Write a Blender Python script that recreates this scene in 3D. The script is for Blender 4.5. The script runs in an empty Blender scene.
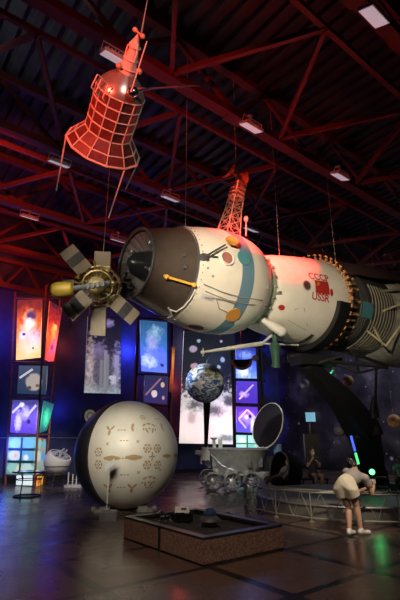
import bpy, bmesh, math, random
from mathutils import Matrix, Vector
random.seed(7)
V = Vector
sc = bpy.context.scene
COL = sc.collection
PI = math.pi
R = math.radians

# ------------------------------------------------------------------ camera
F, PITCH, EYE = 430.0, R(18), 1.55
cam_d = bpy.data.cameras.new('camera'); cam = bpy.data.objects.new('camera', cam_d); COL.objects.link(cam)
cam.location = (0, 0, EYE); cam.rotation_euler = (PI/2+PITCH, 0, 0)
cam_d.sensor_fit = 'VERTICAL'; cam_d.sensor_height = 36; cam_d.sensor_width = 24; cam_d.lens = F/600*36
cam_d.clip_start = .05; cam_d.clip_end = 200
sc.camera = cam
CP, SP = math.cos(PITCH), math.sin(PITCH)
CU, CF = V((0, -SP, CP)), V((0, CP, SP))
TH = R(38); CT, ST = math.cos(TH), math.sin(TH)


def ray(x, y):
    a, b = (x-200)/F, (300-y)/F
    return V((a, CP-b*SP, SP+b*CP))


def D(x, y, d):
    return V((0, 0, EYE))+ray(x, y)*d


def AT(x, y, Y):
    r = ray(x, y); return V((0, 0, EYE))+r*(Y/r.y)


def GZ(x, y, z=0):
    r = ray(x, y); return V((0, 0, EYE))+r*((z-EYE)/r.z)


def WV(x, y, v):
    r = ray(x, y); return V((0, 0, EYE))+r*(v/(-r.x*ST+r.y*CT))


def UV(u, v, z=0):
    return V((u*CT-v*ST, u*ST+v*CT, z))


def FR(loc, rz=0.0, rx=0.0, ry=0.0):
    return Matrix.Translation(V(loc)) @ Matrix.Rotation(rz, 4, 'Z') @ Matrix.Rotation(ry, 4, 'Y') @ Matrix.Rotation(rx, 4, 'X')


def ZF(loc, z, xh=(1, 0, 0)):
    """frame at loc whose Z runs along z"""
    z = V(z).normalized(); x = V(xh)
    x = (x-z*x.dot(z))
    if x.length < 1e-4: x = z.orthogonal()
    x.normalize(); y = z.cross(x)
    m = Matrix((x, y, z)).transposed().to_4x4(); m.translation = V(loc)
    return m


# ------------------------------------------------------------------ geometry collector
MW = {}


class G:
    def __init__(s, M=None):
        s.v, s.f, s.uv, s.M = [], [], {}, (M or Matrix.Identity(4))

    def add(s, vs, fs, uvs=None, M=None):
        b = len(s.v); T = s.M @ M if M else s.M
        s.v += [T @ V(p) for p in vs]
        for i, f in enumerate(fs):
            if uvs and i in uvs: s.uv[len(s.f)] = uvs[i]
            s.f.append([b+k for k in f])
        return s

    def box(s, c, d, M=None):
        c = V(c); x, y, z = d[0]/2, d[1]/2, d[2]/2
        vs = [c+V((i*x, j*y, k*z)) for k in (-1, 1) for j in (-1, 1) for i in (-1, 1)]
        return s.add(vs, [(0, 2, 3, 1), (4, 5, 7, 6), (0, 1, 5, 4), (2, 6, 7, 3), (0, 4, 6, 2), (1, 3, 7, 5)], M=M)

    def bar(s, p0, p1, w, h=None, up=(0, 0, 1)):
        p0, p1 = V(p0), V(p1); d = p1-p0; L = d.length
        if L < 1e-6: return s
        h = h or w; z = d/L; u = V(up)
        if abs(z.dot(u)) > .98: u = V((1, 0, 0))
        x = u.cross(z).normalized(); y = z.cross(x)
        vs = [p+x*(i*w/2)+y*(j*h/2) for p in (p0, p1) for j in (-1, 1) for i in (-1, 1)]
        return s.add(vs, [(0, 2, 3, 1), (4, 5, 7, 6), (0, 1, 5, 4), (2, 6, 7, 3), (0, 4, 6, 2), (1, 3, 7, 5)])

    def tube(s, pts, r, n=8, closed=False):
        pts = [V(p) for p in pts]; N = len(pts)
        rs = list(r) if hasattr(r, '__len__') else [r]*N
        vs, fs = [], []
        t0 = (pts[1]-pts[0]).normalized(); x = t0.orthogonal().normalized()
        for i, p in enumerate(pts):
            if closed: t = (pts[(i+1) % N]-pts[i-1])
            else: t = pts[min(i+1, N-1)]-pts[max(i-1, 0)]
            t.normalize(); x = (x-t*x.dot(t))
            x = x.normalized() if x.length > 1e-5 else t.orthogonal().normalized()
            y = t.cross(x)
            for k in range(n):
                a = 2*PI*k/n; vs.append(p+(x*math.cos(a)+y*math.sin(a))*rs[i])
        for i in range(N if closed else N-1):
            j = (i+1) % N
            for k in range(n):
                l = (k+1) % n; fs.append((i*n+k, i*n+l, j*n+l, j*n+k))
        if not closed:
            fs.append(tuple(range(n))[::-1]); fs.append(tuple((N-1)*n+k for k in range(n)))
        return s.add(vs, fs)

    def lathe(s, prof, n=32, M=None, a0=0.0, a1=2*PI, close=False):
        """prof of (r, z) turned about local Z"""
        full = abs(a1-a0-2*PI) < 1e-6; m = n if full else n+1
        vs, fs = [], []; P = len(prof)
        for r, z in prof:
            for k in range(m):
                a = a0+(a1-a0)*k/n; vs.append((max(r, 1e-4)*math.cos(a), max(r, 1e-4)*math.sin(a), z))
        for i in range(P if close else P-1):
            j = (i+1) % P
            for k in range(n):
                l = (k+1) % m; fs.append((i*m+k, i*m+l, j*m+l, j*m+k))
        return s.add(vs, fs, M=M)

    def ball(s, c, r, nu=20, nv=12, M=None):
        c = V(c); r = (r, r, r) if not hasattr(r, '__len__') else r
        vs = [c+V((0, 0, r[2]))]; fs = []
        for i in range(1, nv):
            t = PI*i/nv
            for k in range(nu):
                a = 2*PI*k/nu; vs.append(c+V((r[0]*math.sin(t)*math.cos(a), r[1]*math.sin(t)*math.sin(a), r[2]*math.cos(t))))
        vs.append(c-V((0, 0, r[2]))); e = len(vs)-1
        for k in range(nu):
            l = (k+1) % nu; fs.append((0, 1+k, 1+l)); fs.append((e, e-nu+l, e-nu+k))
            for i in range(nv-2): fs.append((1+i*nu+k, 1+(i+1)*nu+k, 1+(i+1)*nu+l, 1+i*nu+l))
        return s.add(vs, fs, M=M)

    def cap(s, p0, p1, r0, r1, n=14):
        """tapered capsule"""
        p0, p1 = V(p0), V(p1); d = p1-p0; L = d.length; z = d/L if L > 1e-6 else V((0, 0, 1))
        pts, rs = [], []
        for i in range(5):
            a = PI/2*(i/4); pts.append(p0-z*r0*math.cos(a)); rs.append(max(r0*math.sin(a), r0*.05))
        for i in range(5):
            a = PI/2*(i/4); pts.append(p1+z*r1*math.sin(a)); rs.append(max(r1*math.cos(a), r1*.05))
        if L < 1e-6: return s.ball(p0, r0)
        return s.tube(pts, rs, n)

    def prism(s, poly, d, M=None):
        """poly in local xy, thickness d along +z"""
        n = len(poly); vs = [(p[0], p[1], 0) for p in poly]+[(p[0], p[1], d) for p in poly]
        fs = [tuple(range(n))[::-1], tuple(range(n, 2*n))]+[(i, (i+1) % n, n+(i+1) % n, n+i) for i in range(n)]
        return s.add(vs, fs, M=M)

    def torus(s, c, R0, r, n=32, m=8, M=None, sx=1.0, sy=1.0, a0=0., a1=2*PI):
        c = V(c); T = s.M; 
        full = abs(a1-a0-2*PI) < 1e-6
        pts = []
        N = n if full else n+1
        for k in range(N):
            a = a0+(a1-a0)*k/n; p = c+V((R0*sx*math.cos(a), R0*sy*math.sin(a), 0)); pts.append(M @ p if M else p)
        return s.tube(pts, r, m, closed=full)

    def panel(s, q, t):
        """slab whose front face is the quad bl, br, tr, tl (seen from the front), thickness t to the back"""
        q = [V(p) for p in q]; n = (q[1]-q[0]).cross(q[3]-q[0]).normalized(); b = [p-n*t for p in q]
        return s.add(q+b, [(0, 1, 2, 3), (7, 6, 5, 4), (0, 4, 5, 1), (1, 5, 6, 2), (2, 6, 7, 3), (3, 7, 4, 0)], {0: [(0, 0), (1, 0), (1, 1), (0, 1)]})

    def build(s, name, mat, parent=None, smooth=35, label=None):
        me = bpy.data.meshes.new(name)
        inv = MW[parent.name].inverted() if parent else Matrix.Identity(4)
        if not parent:
            lo = [min(p[i] for p in s.v) for i in range(3)]; hi = [max(p[i] for p in s.v) for i in range(3)]
            o0 = V(((lo[0]+hi[0])/2, (lo[1]+hi[1])/2, lo[2])); inv = Matrix.Translation(-o0)
        me.from_pydata([inv @ p for p in s.v], [], s.f)
        if s.uv:
            ul = me.uv_layers.new(name='UVMap')
            for fi, co in s.uv.items():
                for li, c in zip(me.polygons[fi].loop_indices, co): ul.data[li].uv = c
        bm = bmesh.new(); bm.from_mesh(me); bmesh.ops.recalc_face_normals(bm, faces=bm.faces); bm.to_mesh(me); bm.free()
        for m in (mat if isinstance(mat, (list, tuple)) else [mat]): me.materials.append(m)
        if smooth:
            me.polygons.foreach_set('use_smooth', [True]*len(me.polygons)); me.set_sharp_from_angle(angle=R(smooth))
        o = bpy.data.objects.new(name, me); COL.objects.link(o)
        if parent:
            o.parent = parent; MW[o.name] = MW[parent.name].copy()
        else:
            o.location = o0; MW[o.name] = Matrix.Translation(o0)
        if label: o['label'] = label
        return o


def tag(o, label, cat, group=None):
    o['label'] = label; o['category'] = cat
    if group: o['group'] = group
    return o


def thing(name, label, cat, M, group=None):
    if not isinstance(M, Matrix): M = Matrix.Translation(V(M))
    o = bpy.data.objects.new(name, None); COL.objects.link(o); o.empty_display_size = .1
    o.matrix_world = M; MW[o.name] = M.copy()
    return tag(o, label, cat, group)


def structure(o):
    o['kind'] = 'structure'; return o


def dup(root, M, label, group=None):
    r = root.copy(); COL.objects.link(r); r.matrix_world = M; MW[r.name] = M.copy(); r['label'] = label
    if group: r['group'] = group
    for ch in list(root.children):
        c = ch.copy(); COL.objects.link(c); c.parent = r
        for g in list(ch.children):
            d = g.copy(); COL.objects.link(d); d.parent = c
    return r


# ------------------------------------------------------------------ materials
def mat(name, col, rough=.5, metal=0.0, var=.18, scale=6.0, es=0.0, ecol=None, spec=.5, bump=0.0, detail=4):
    m = bpy.data.materials.new(name); m.use_nodes = True
    nt = m.node_tree; b = nt.nodes['Principled BSDF']
    b.inputs['Roughness'].default_value = rough; b.inputs['Metallic'].default_value = metal
    b.inputs['Specular IOR Level'].default_value = spec
    tc = nt.nodes.new('ShaderNodeTexCoord'); nz = nt.nodes.new('ShaderNodeTexNoise')
    nz.inputs['Scale'].default_value = scale; nz.inputs['Detail'].default_value = detail
    nt.links.new(tc.outputs['Object'], nz.inputs['Vector'])
    rp = nt.nodes.new('ShaderNodeValToRGB'); c = V(col)
    rp.color_ramp.elements[0].position = .3; rp.color_ramp.elements[1].position = .7
    rp.color_ramp.elements[0].color = (*(c*(1-var)), 1); rp.color_ramp.elements[1].color = (*[min(1, k*(1+var)) for k in c], 1)
    nt.links.new(nz.outputs['Fac'], rp.inputs['Fac']); nt.links.new(rp.outputs['Color'], b.inputs['Base Color'])
    if es:
        b.inputs['Emission Color'].default_value = (*(ecol or col), 1); b.inputs['Emission Strength'].default_value = es
    if bump:
        bp = nt.nodes.new('ShaderNodeBump'); bp.inputs['Strength'].default_value = bump
        nt.links.new(nz.outputs['Fac'], bp.inputs['Height']); nt.links.new(bp.outputs['Normal'], b.inputs['Normal'])
    return m


def mixc(nt, fac, a, b):
    n = nt.nodes.new('ShaderNodeMix'); n.data_type = 'RGBA'; n.clamp_factor = True
    if isinstance(fac, (int, float)): n.inputs[0].default_value = fac
    else: nt.links.new(fac, n.inputs[0])
    for i, c in ((6, a), (7, b)):
        if isinstance(c, tuple): n.inputs[i].default_value = (*c, 1)
        else: nt.links.new(c, n.inputs[i])
    return n.outputs[2]


def mth(nt, op, a, b=None, c=None):
    n = nt.nodes.new('ShaderNodeMath'); n.operation = op
    for i, x in enumerate((a, b, c)):
        if x is None: continue
        if isinstance(x, (int, float)): n.inputs[i].default_value = x
        else: nt.links.new(x, n.inputs[i])
    return n.outputs[0]


def mapr(nt, x, a, b, c=0.0, d=1.0):
    n = nt.nodes.new('ShaderNodeMapRange'); n.clamp = True
    nt.links.new(x, n.inputs[0])
    for i, k in enumerate((a, b, c, d)): n.inputs[i+1].default_value = k
    return n.outputs[0]


def art(name, stops, blobs=(), nscale=3.0, strength=1.0, aspect=1.0, warp=.35, vert=0.0, stars=0.0, seed=0, bars=()):
    """a printed, backlit picture: vertical colour stops broken up by noise, then soft blobs (u, v, ru, rv, colour, softness)"""
    m = bpy.data.materials.new(name); m.use_nodes = True; nt = m.node_tree; b = nt.nodes['Principled BSDF']
    uvn = nt.nodes.new('ShaderNodeUVMap'); uvn.uv_map = 'UVMap'
    sp = nt.nodes.new('ShaderNodeSeparateXYZ'); nt.links.new(uvn.outputs[0], sp.inputs[0])
    U, W = sp.outputs[0], sp.outputs[1]
    mp = nt.nodes.new('ShaderNodeMapping'); mp.inputs['Scale'].default_value = (1, aspect, 1); mp.inputs['Location'].default_value = (seed*3.1, seed*1.7, seed)
    nt.links.new(uvn.outputs[0], mp.inputs[0])
    nz = nt.nodes.new('ShaderNodeTexNoise'); nz.inputs['Scale'].default_value = nscale; nz.inputs['Detail'].default_value = 6; nz.inputs['Roughness'].default_value = .6
    nt.links.new(mp.outputs[0], nz.inputs['Vector'])
    nf = mth(nt, 'SUBTRACT', nz.outputs['Fac'], .5)
    sc_ = nt.nodes.new('ShaderNodeSeparateColor'); nt.links.new(nz.outputs['Color'], sc_.inputs[0])
    n1, n2 = mth(nt, 'SUBTRACT', sc_.outputs[1], .5), mth(nt, 'SUBTRACT', sc_.outputs[2], .5)
    h = mth(nt, 'MULTIPLY_ADD', nf, warp*2, W)
    rp = nt.nodes.new('ShaderNodeValToRGB'); cr = rp.color_ramp
    for i, (p, c) in enumerate(stops):
        e = cr.elements[i] if i < 2 else cr.elements.new(p)
        e.position = p; e.color = (*c, 1)
    nt.links.new(h, rp.inputs[0]); col = rp.outputs[0]
    for (u, v, ru, rv, c, soft) in blobs:
        du = mth(nt, 'DIVIDE', mth(nt, 'SUBTRACT', mth(nt, 'MULTIPLY_ADD', n1, 3.2*soft*ru, U), u), ru)
        dv = mth(nt, 'DIVIDE', mth(nt, 'SUBTRACT', mth(nt, 'MULTIPLY_ADD', n2, 3.2*soft*rv, W), v), rv)
        d = mth(nt, 'SQRT', mth(nt, 'ADD', mth(nt, 'MULTIPLY', du, du), mth(nt, 'MULTIPLY', dv, dv)))
        col = mixc(nt, mapr(nt, d, 1.0+soft*.4, 1.0-soft), col, c)
    for (u0, v0, u1, v1, c) in bars:      # slanting bright stripes or crisp bars
        dx, dy = u1-u0, v1-v0; L2 = dx*dx+dy*dy
        t = mth(nt, 'ADD', mth(nt, 'MULTIPLY', mth(nt, 'SUBTRACT', U, u0), dx/L2), mth(nt, 'MULTIPLY', mth(nt, 'SUBTRACT', W, v0), dy/L2))
        q = mth(nt, 'ABSOLUTE', mth(nt, 'SUBTRACT', mth(nt, 'MULTIPLY', mth(nt, 'SUBTRACT', U, u0), dy), mth(nt, 'MULTIPLY', mth(nt, 'SUBTRACT', W, v0), dx)))
        ins = mth(nt, 'MULTIPLY', mapr(nt, q, .035*math.sqrt(L2)+.005, .03*math.sqrt(L2)), mth(nt, 'MULTIPLY', mapr(nt, t, 0, .02), mapr(nt, t, 1, .98)))
        col = mixc(nt, ins, col, c)
    if stars:
        vo = nt.nodes.new('ShaderNodeTexVoronoi'); vo.inputs['Scale'].default_value = 26; nt.links.new(mp.outputs[0], vo.inputs['Vector'])
        col = mixc(nt, mapr(nt, vo.outputs['Distance'], .13*stars, .05*stars), col, (.8, .85, 1))
    nt.links.new(col, b.inputs['Base Color']); nt.links.new(col, b.inputs['Emission Color'])
    b.inputs['Emission Strength'].default_value = strength; b.inputs['Roughness'].default_value = .35
    return m


def remesh(o, vox, it=2):
    md = o.modifiers.new('r', 'REMESH'); md.mode = 'VOXEL'; md.voxel_size = vox; md.use_smooth_shade = True
    if it:
        sm = o.modifiers.new('s', 'SMOOTH'); sm.iterations = it; sm.factor = .5
    bpy.context.view_layer.update()
    dg = bpy.context.evaluated_depsgraph_get(); me = bpy.data.meshes.new_from_object(o.evaluated_get(dg))
    o.modifiers.clear(); o.data = me
    me.polygons.foreach_set('use_smooth', [True]*len(me.polygons))
    return o


def glyphs(text, size, spacing=1.0):
    """flat lettering: verts (x, y) centred on the origin, and faces"""
    cu = bpy.data.curves.new('lettering', 'FONT'); cu.body = text; cu.size = size; cu.align_x = 'CENTER'; cu.align_y = 'CENTER'; cu.space_character = spacing
    cu.offset = size*.022
    o = bpy.data.objects.new('lettering', cu); COL.objects.link(o); bpy.context.view_layer.update()
    me = o.to_mesh(); vs = [tuple(v.co[:2]) for v in me.vertices]; fs = [tuple(p.vertices) for p in me.polygons]
    o.to_mesh_clear(); bpy.data.objects.remove(o); bpy.data.curves.remove(cu)
    return vs, fs


def spot(name, loc, target, energy, col, size=40, blend=.5, radius=.12):
    l = bpy.data.lights.new(name, 'SPOT'); l.energy = energy; l.color = col; l.spot_size = R(size); l.spot_blend = blend; l.shadow_soft_size = radius
    o = bpy.data.objects.new(name, l); COL.objects.link(o); o.location = loc
    o.rotation_euler = (V(target)-V(loc)).to_track_quat('-Z', 'Y').to_euler(); return o


def point(name, loc, energy, col, radius=.15):
    l = bpy.data.lights.new(name, 'POINT'); l.energy = energy; l.color = col; l.shadow_soft_size = radius
    o = bpy.data.objects.new(name, l); COL.objects.link(o); o.location = loc; return o


def area(name, loc, target, energy, col, sx, sy):
    l = bpy.data.lights.new(name, 'AREA'); l.shape = 'RECTANGLE'; l.size = sx; l.size_y = sy; l.energy = energy; l.color = col
    o = bpy.data.objects.new(name, l); COL.objects.link(o); o.location = loc
    o.rotation_euler = (V(target)-V(loc)).to_track_quat('-Z', 'Y').to_euler(); return o


M = {}
M['red_steel'] = mat('red_steel', (.115, .02, .014), .55)
M['black_steel'] = mat('black_steel', (.009, .009, .010), .5)
M['grey_steel'] = mat('grey_steel', (.35, .35, .36), .4, .6)
M['chrome'] = mat('chrome', (.75, .75, .76), .18, 1)
M['white_paint'] = mat('white_paint', (.72, .70, .64), .4, var=.06)
M['matte_black'] = mat('matte_black', (.007, .007, .008), .9, spec=.1)
M['lamp_grey'] = mat('lamp_grey', (.5, .5, .52), .5)
M['gold'] = mat('gold', (.75, .5, .16), .3, .85)
M['yellow'] = mat('yellow', (.75, .42, .05), .5)
M['olive'] = mat('olive', (.16, .19, .12), .5)
M['cable'] = mat('cable', (.3, .29, .27), .5)
M['dark_grey'] = mat('dark_grey', (.07, .07, .075), .5)

# ------------------------------------------------------------------ setting
UF = Matrix.Rotation(TH, 4, 'Z')       # the building's own grid: u runs along the trusses, v away from them
VW, UW, ZC, ZT = 18.4, 20.6, 10.9, 9.0


def floor_mat():
    m = bpy.data.materials.new('granite_floor'); m.use_nodes = True; nt = m.node_tree; b = nt.nodes['Principled BSDF']
    ge = nt.nodes.new('ShaderNodeNewGeometry'); ro = nt.nodes.new('ShaderNodeVectorRotate'); ro.rotation_type = 'Z_AXIS'; ro.inputs['Angle'].default_value = -TH
    nt.links.new(ge.outputs['Position'], ro.inputs['Vector'])
    sp = nt.nodes.new('ShaderNodeSeparateXYZ'); nt.links.new(ro.outputs[0], sp.inputs[0])
    a = mth(nt, 'PINGPONG', mth(nt, 'SUBTRACT', sp.outputs[0], 2.48), .745)
    c = mth(nt, 'PINGPONG', mth(nt, 'SUBTRACT', sp.outputs[1], 3.5), .7)
    strip = mth(nt, 'MAXIMUM', mapr(nt, a, .075, .065), mapr(nt, c, .055, .047))
    nz = nt.nodes.new('ShaderNodeTexNoise'); nz.inputs['Scale'].default_value = 45; nz.inputs['Detail'].default_value = 5; nt.links.new(ro.outputs[0], nz.inputs['Vector'])
    n2 = nt.nodes.new('ShaderNodeTexNoise'); n2.inputs['Scale'].default_value = .9; n2.inputs['Detail'].default_value = 3; nt.links.new(ro.outputs[0], n2.inputs['Vector'])
    col = mixc(nt, mapr(nt, nz.outputs['Fac'], .35, .65), (.07, .040, .031), (.13, .077, .062))
    col = mixc(nt, strip, col, (.010, .009, .009))
    nt.links.new(col, b.inputs['Base Color'])
    nt.links.new(mapr(nt, n2.outputs['Fac'], .3, .7, .2, .34), b.inputs['Roughness'])
    b.inputs['Specular IOR Level'].default_value = .4
    return m


g = G(UF); g.box((7, 7, -.1), (34, 24, .2)); structure(g.build('floor', floor_mat(), smooth=0))

deck = mat('corrugated_deck', (.035, .035, .037), .5, .2, scale=1.5, var=.35)
g = G(UF); vs = []; fs = []; u = -10.0; k = 0
while u < UW:
    for du, dz in ((0, 0), (.16, 0), (.2, .11), (.36, .11)):
        vs += [(u+du, -4.9, ZC+dz), (u+du, VW-.02, ZC+dz)]
    u += .4
n = len(vs)//2
for i in range(n-1): fs.append((2*i, 2*i+2, 2*i+3, 2*i+1))
g.add(vs, fs); structure(g.build('ceiling', deck, smooth=0))


def curtain_mat():
    m = mat('navy_wall_cloth', (.035, .04, .11), .75, var=.25, scale=2.0)
    return m


g = G(UF); g.box((6, VW+.1, 5.5), (30, .2, 11)); structure(g.build('wall_left', curtain_mat(), smooth=0))


def mural_mat():
    m = bpy.data.materials.new('starry_mural'); m.use_nodes = True; nt = m.node_tree; b = nt.nodes['Principled BSDF']
    tc = nt.nodes.new('ShaderNodeTexCoord'); nz = nt.nodes.new('ShaderNodeTexNoise'); nz.inputs['Scale'].default_value = .45; nz.inputs['Detail'].default_value = 8; nz.inputs['Roughness'].default_value = .62
    nt.links.new(tc.outputs['Object'], nz.inputs['Vector'])
    rp = nt.nodes.new('ShaderNodeValToRGB'); cr = rp.color_ramp
    cr.elements[0].position = .42; cr.elements[0].color = (.012, .012, .02, 1); cr.elements[1].position = .56; cr.elements[1].color = (.06, .055, .08, 1)
    e = cr.elements.new(.68); e.color = (.26, .23, .3, 1)
    nt.links.new(nz.outputs['Fac'], rp.inputs[0]); col = rp.outputs[0]
    for s, t, cc in ((2.0, .10, (.8, .8, .95)), (.75, .085, (1, .95, .9))):
        vo = nt.nodes.new('ShaderNodeTexVoronoi'); vo.inputs['Scale'].default_value = s; nt.links.new(tc.outputs['Object'], vo.inputs['Vector'])
        col = mixc(nt, mapr(nt, vo.outputs['Distance'], t, t*.3), col, cc)
    nt.links.new(col, b.inputs['Base Color']); b.inputs['Roughness'].default_value = .6
    return m


g = G(UF); g.box((UW+.1, 6.7, 5.5), (.2, 23.4, 11)); structure(g.build('wall_right', mural_mat(), smooth=0))
g = G(UF); g.tube([(-8, VW-.06, 1.62), (18, VW-.06, 1.62)], .022); structure(g.build('trim_1', M['grey_steel']))
g = G(UF); g.box((5.8, VW-.04, .09), (29, .06, .18)); structure(g.build('baseboard_left', M['black_steel'], smooth=0))
g = G(UF); g.box((UW-.03, 6.6, .09), (.06, 23, .18)); structure(g.build('baseboard_right', M['black_steel'], smooth=0))

# ------------------------------------------------------------------ roof trusses
TRV = [2.7, 6.2, 10.05, 13.7, 17.5]
TRL = ['dark red roof truss running across the top right corner, nearest of all',
       'long red roof truss crossing just behind the skirted red satellite',
       'red roof truss passing over the spherical white orbital section, second one in from the satellite',
       'bright red lit roof truss above the winged probe, third one in from the satellite',
       'red roof truss hugging the blue back wall']
for k, v in enumerate(TRV):
    t = thing('roof_truss', TRL[k], 'roof truss', UF @ Matrix.Translation((6, v, ZT)), 'steel roof trusses')
    u0, u1 = (-7.5, 19.8) if k else (-2, 19.8)
    rs = M['red_steel']
    G(UF).box(((u0+u1)/2, v, ZT), (u1-u0, .26, .2)).build('bottom_chord', rs, t, 0)
    vv = v+.72 if k < 4 else v+.5
    G(UF).box(((u0+u1)/2, vv, ZT+.05), (u1-u0, .1, .12)).build('side_chord', rs, t, 0)
    G(UF).box(((u0+u1)/2, v+.36, ZC-.12), (u1-u0, .2, .2)).build('top_chord', rs, t, 0)
    step = 3.0; i = 0; u = u0+1.4
    while u < u1-1.5:
        G(UF).bar((u, v, ZT+.1), (u+step/2, v+.36, ZC-.2), .1).build('diagonal_brace', rs, t, 0)
        G(UF).bar((u+step/2, v+.36, ZC-.2), (u+step, v, ZT+.1), .1).build('diagonal_brace', rs, t, 0)
        G(UF).box((u, v+.02, ZT+.02), (.5, .3, .26)).build('gusset_plate', rs, t, 0)
        u += step
    if k < 4:    # horizontal bracing towards the next truss
        v2 = TRV[k+1]-.1; u = u0+.9+(k % 2)*1.2
        while u < min(u1-3, 16):
            G(UF).bar((u, vv, ZT+.02), (u+1.7, v2, ZT+.02), .09, .12).build('tie_bar', rs, t, 0)
            G(UF).bar((u+1.7, v2, ZT+.02), (u+3.4, vv, ZT+.02), .09, .12).build('tie_bar', rs, t, 0)
            u += 3.4
t = thing('wall_girder', 'lower red lattice girder bolted along the blue wall at far left', 'girder', UF @ Matrix.Translation((4, 18.15, 7.6)))
G(UF).box((3.5, 18.15, 7.6), (9, .2, .2)).build('lower_chord', M['red_steel'], t, 0)
G(UF).box((3.5, 18.15, 8.7), (9, .16, .16)).build('upper_chord', M['red_steel'], t, 0)
u = -.6
while u < 7.5:
    G(UF).bar((u, 18.15, 7.6), (u+.75, 18.15, 8.7), .1).build('diagonal_brace', M['red_steel'], t, 0)
    G(UF).bar((u+.75, 18.15, 8.7), (u+1.5, 18.15, 7.6), .1).build('diagonal_brace', M['red_steel'], t, 0)
    u += 1.5

# ------------------------------------------------------------------ floodlights under the trusses
M['lens'] = mat('floodlight_lens', (.75, .72, .76), .3, es=.3, ecol=(.95, .9, 1.0))
LAMPS = [((374, 17), 'flat grey floodlight in the top right corner under the nearest truss'),
         ((251, 128), 'flat pale floodlight above and right of the lattice dish mast, on the long truss'),
         ((340, 177), 'flat pale floodlight above the lettered capsule, hung from the long truss'),
         ((115, 59), 'pale floodlight partly hidden behind the antenna tower of the red satellite'),
         ((59, 164), 'bright floodlight below left of the skirt of the red satellite'),
         ((29, 218), 'floodlight among the red girders at far left'),
         ((170, 199), 'floodlight above the grey docking section, right of the satellite rods'),
         ((118, 241), 'small floodlight just above the paddles of the winged probe'),
         ((251, 230), 'floodlight close behind the foot of the lattice dish mast')]
proto = None
for (px, py), lab in LAMPS:
    p = GZ(px, py, 8.62)
    Mx = Matrix.Translation(p) @ Matrix.Rotation(TH, 4, 'Z') @ Matrix.Rotation(R(24), 4, 'X')
    if proto is None:
        proto = thing('floodlight', lab, 'floodlight', Mx, 'floodlights under the roof trusses')
        g = G(Mx); g.box((0, 0, .03), (.56, .3, .06)); g.box((0, 0, .08), (.3, .16, .05))
        for i in range(7): g.box((-.21+.07*i, 0, .085), (.012, .26, .05))
        g.build('housing', M['lamp_grey'], proto, 0)
        G(Mx).box((0, 0, -.006), (.52, .26, .012)).build('lens', M['lens'], proto, 0)
        g = G(Mx @ Matrix.Rotation(R(-24), 4, 'X')); g.tube([(0, 0, .1), (0, .02, .36)], .018); g.box((0, .02, .35), (.1, .1, .03)); g.build('hanger', M['lamp_grey'], proto)
        g = G(Mx); g.tube([(-.3, 0, .02), (-.3, 0, .2), (.3, 0, .2), (.3, 0, .02)], .013, 6); g.build('yoke', M['lamp_grey'], proto)
    else:
        dup(proto, Mx, lab)

# ------------------------------------------------------------------ the big docked spacecraft
SM = FR((.47, 8.62, 4.71), R(37.9)) @ Matrix.Rotation(R(-2.5), 4, 'Y')
DMX = SM @ Matrix.Translation((-1.2, 0, 0)) @ Matrix.Rotation(R(1.5), 4, 'Y') @ Matrix.Translation((1.2, 0, 0))
LX = Matrix(((0, 0, 1, 0), (-1, 0, 0, 0), (0, 1, 0, 0), (0, 0, 0, 1)))
DOCK = [(-2.12, .66), (-1.95, .705), (-1.7, .785), (-1.45, .855), (-1.3, .90)]
ORB = [(-1.33, .945), (-1.1, 1.0), (-.85, 1.06), (-.55, 1.11), (-.25, 1.135), (.0, 1.125), (.25, 1.085), (.45, 1.01), (.63, .90), (.79, .76), (.92, .6), (1.0, .45)]
ORB = [(s, r*.965) for s, r in ORB]
DESC = [(.80, .70), (.86, .79), (1.02, .86), (1.3, .93), (1.7, 1.0), (2.1, 1.06), (2.5, 1.115), (2.8, 1.14), (3.0, 1.145)]
DESC = [(s, r*.975) for s, r in DESC]


def ri(prof, s):
    for (a, ra), (b, rb) in zip(prof, prof[1:]):
        if s <= b: return ra+(rb-ra)*max(0, (s-a))/(b-a)
    return prof[-1][1]


def sp_(prof, s, ph, off=0.0):
    r = ri(prof, s)+off
    return V((s, -r*math.cos(ph), r*math.sin(ph)))


def proj(P):
    q = P-V((0, 0, EYE)); d = q.dot(CF); return 200+F*q.x/d, 300-F*q.dot(CU)/d


def find(prof, px, py):
    s0, s1, a0, a1 = prof[0][0], prof[-1][0], R(-95), R(75); best = None
    for it in range(4):
        best = min(((math.hypot(q[0]-px, q[1]-py), s, a) for s in [s0+(s1-s0)*i/24 for i in range(25)] for a in [a0+(a1-a0)*i/24 for i in range(25)]
                    for q in [proj((DMX if prof is DOCK else SM) @ sp_(prof, s, a))]), key=lambda t: t[0])
        ds, da = (s1-s0)/8, (a1-a0)/8
        s0, s1, a0, a1 = max(prof[0][0], best[1]-ds), min(prof[-1][0], best[1]+ds), best[2]-da, best[2]+da
    return best[1], best[2]


def sn(prof, s, ph):
    e = 1e-3; a = sp_(prof, s+e, ph)-sp_(prof, s-e, ph); b = sp_(prof, s, ph+e)-sp_(prof, s, ph-e)
    n = a.cross(b); n.normalize(); o = V((0, -math.cos(ph), math.sin(ph)))
    return n if n.dot(o) > 0 else -n


def disc(g, prof, s, ph, ra, off=.006, rb=None, n=28):
    rb = rb or ra; r = ri(prof, s); vs = [sp_(prof, s, ph, off)]; vs2 = []
    for k in range(n):
        a = 2*PI*k/n; vs.append(sp_(prof, s+ra*math.cos(a), ph+rb*math.sin(a)/r, off))
    for k in range(n):
        a = 2*PI*k/n; vs.append(sp_(prof, s+ra*math.cos(a), ph+rb*math.sin(a)/r, -.01))
    g.add(vs, [(0, 1+k, 1+(k+1) % n) for k in range(n)]+[(1+k, 1+n+k, 1+n+(k+1) % n, 1+(k+1) % n) for k in range(n)])


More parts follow.
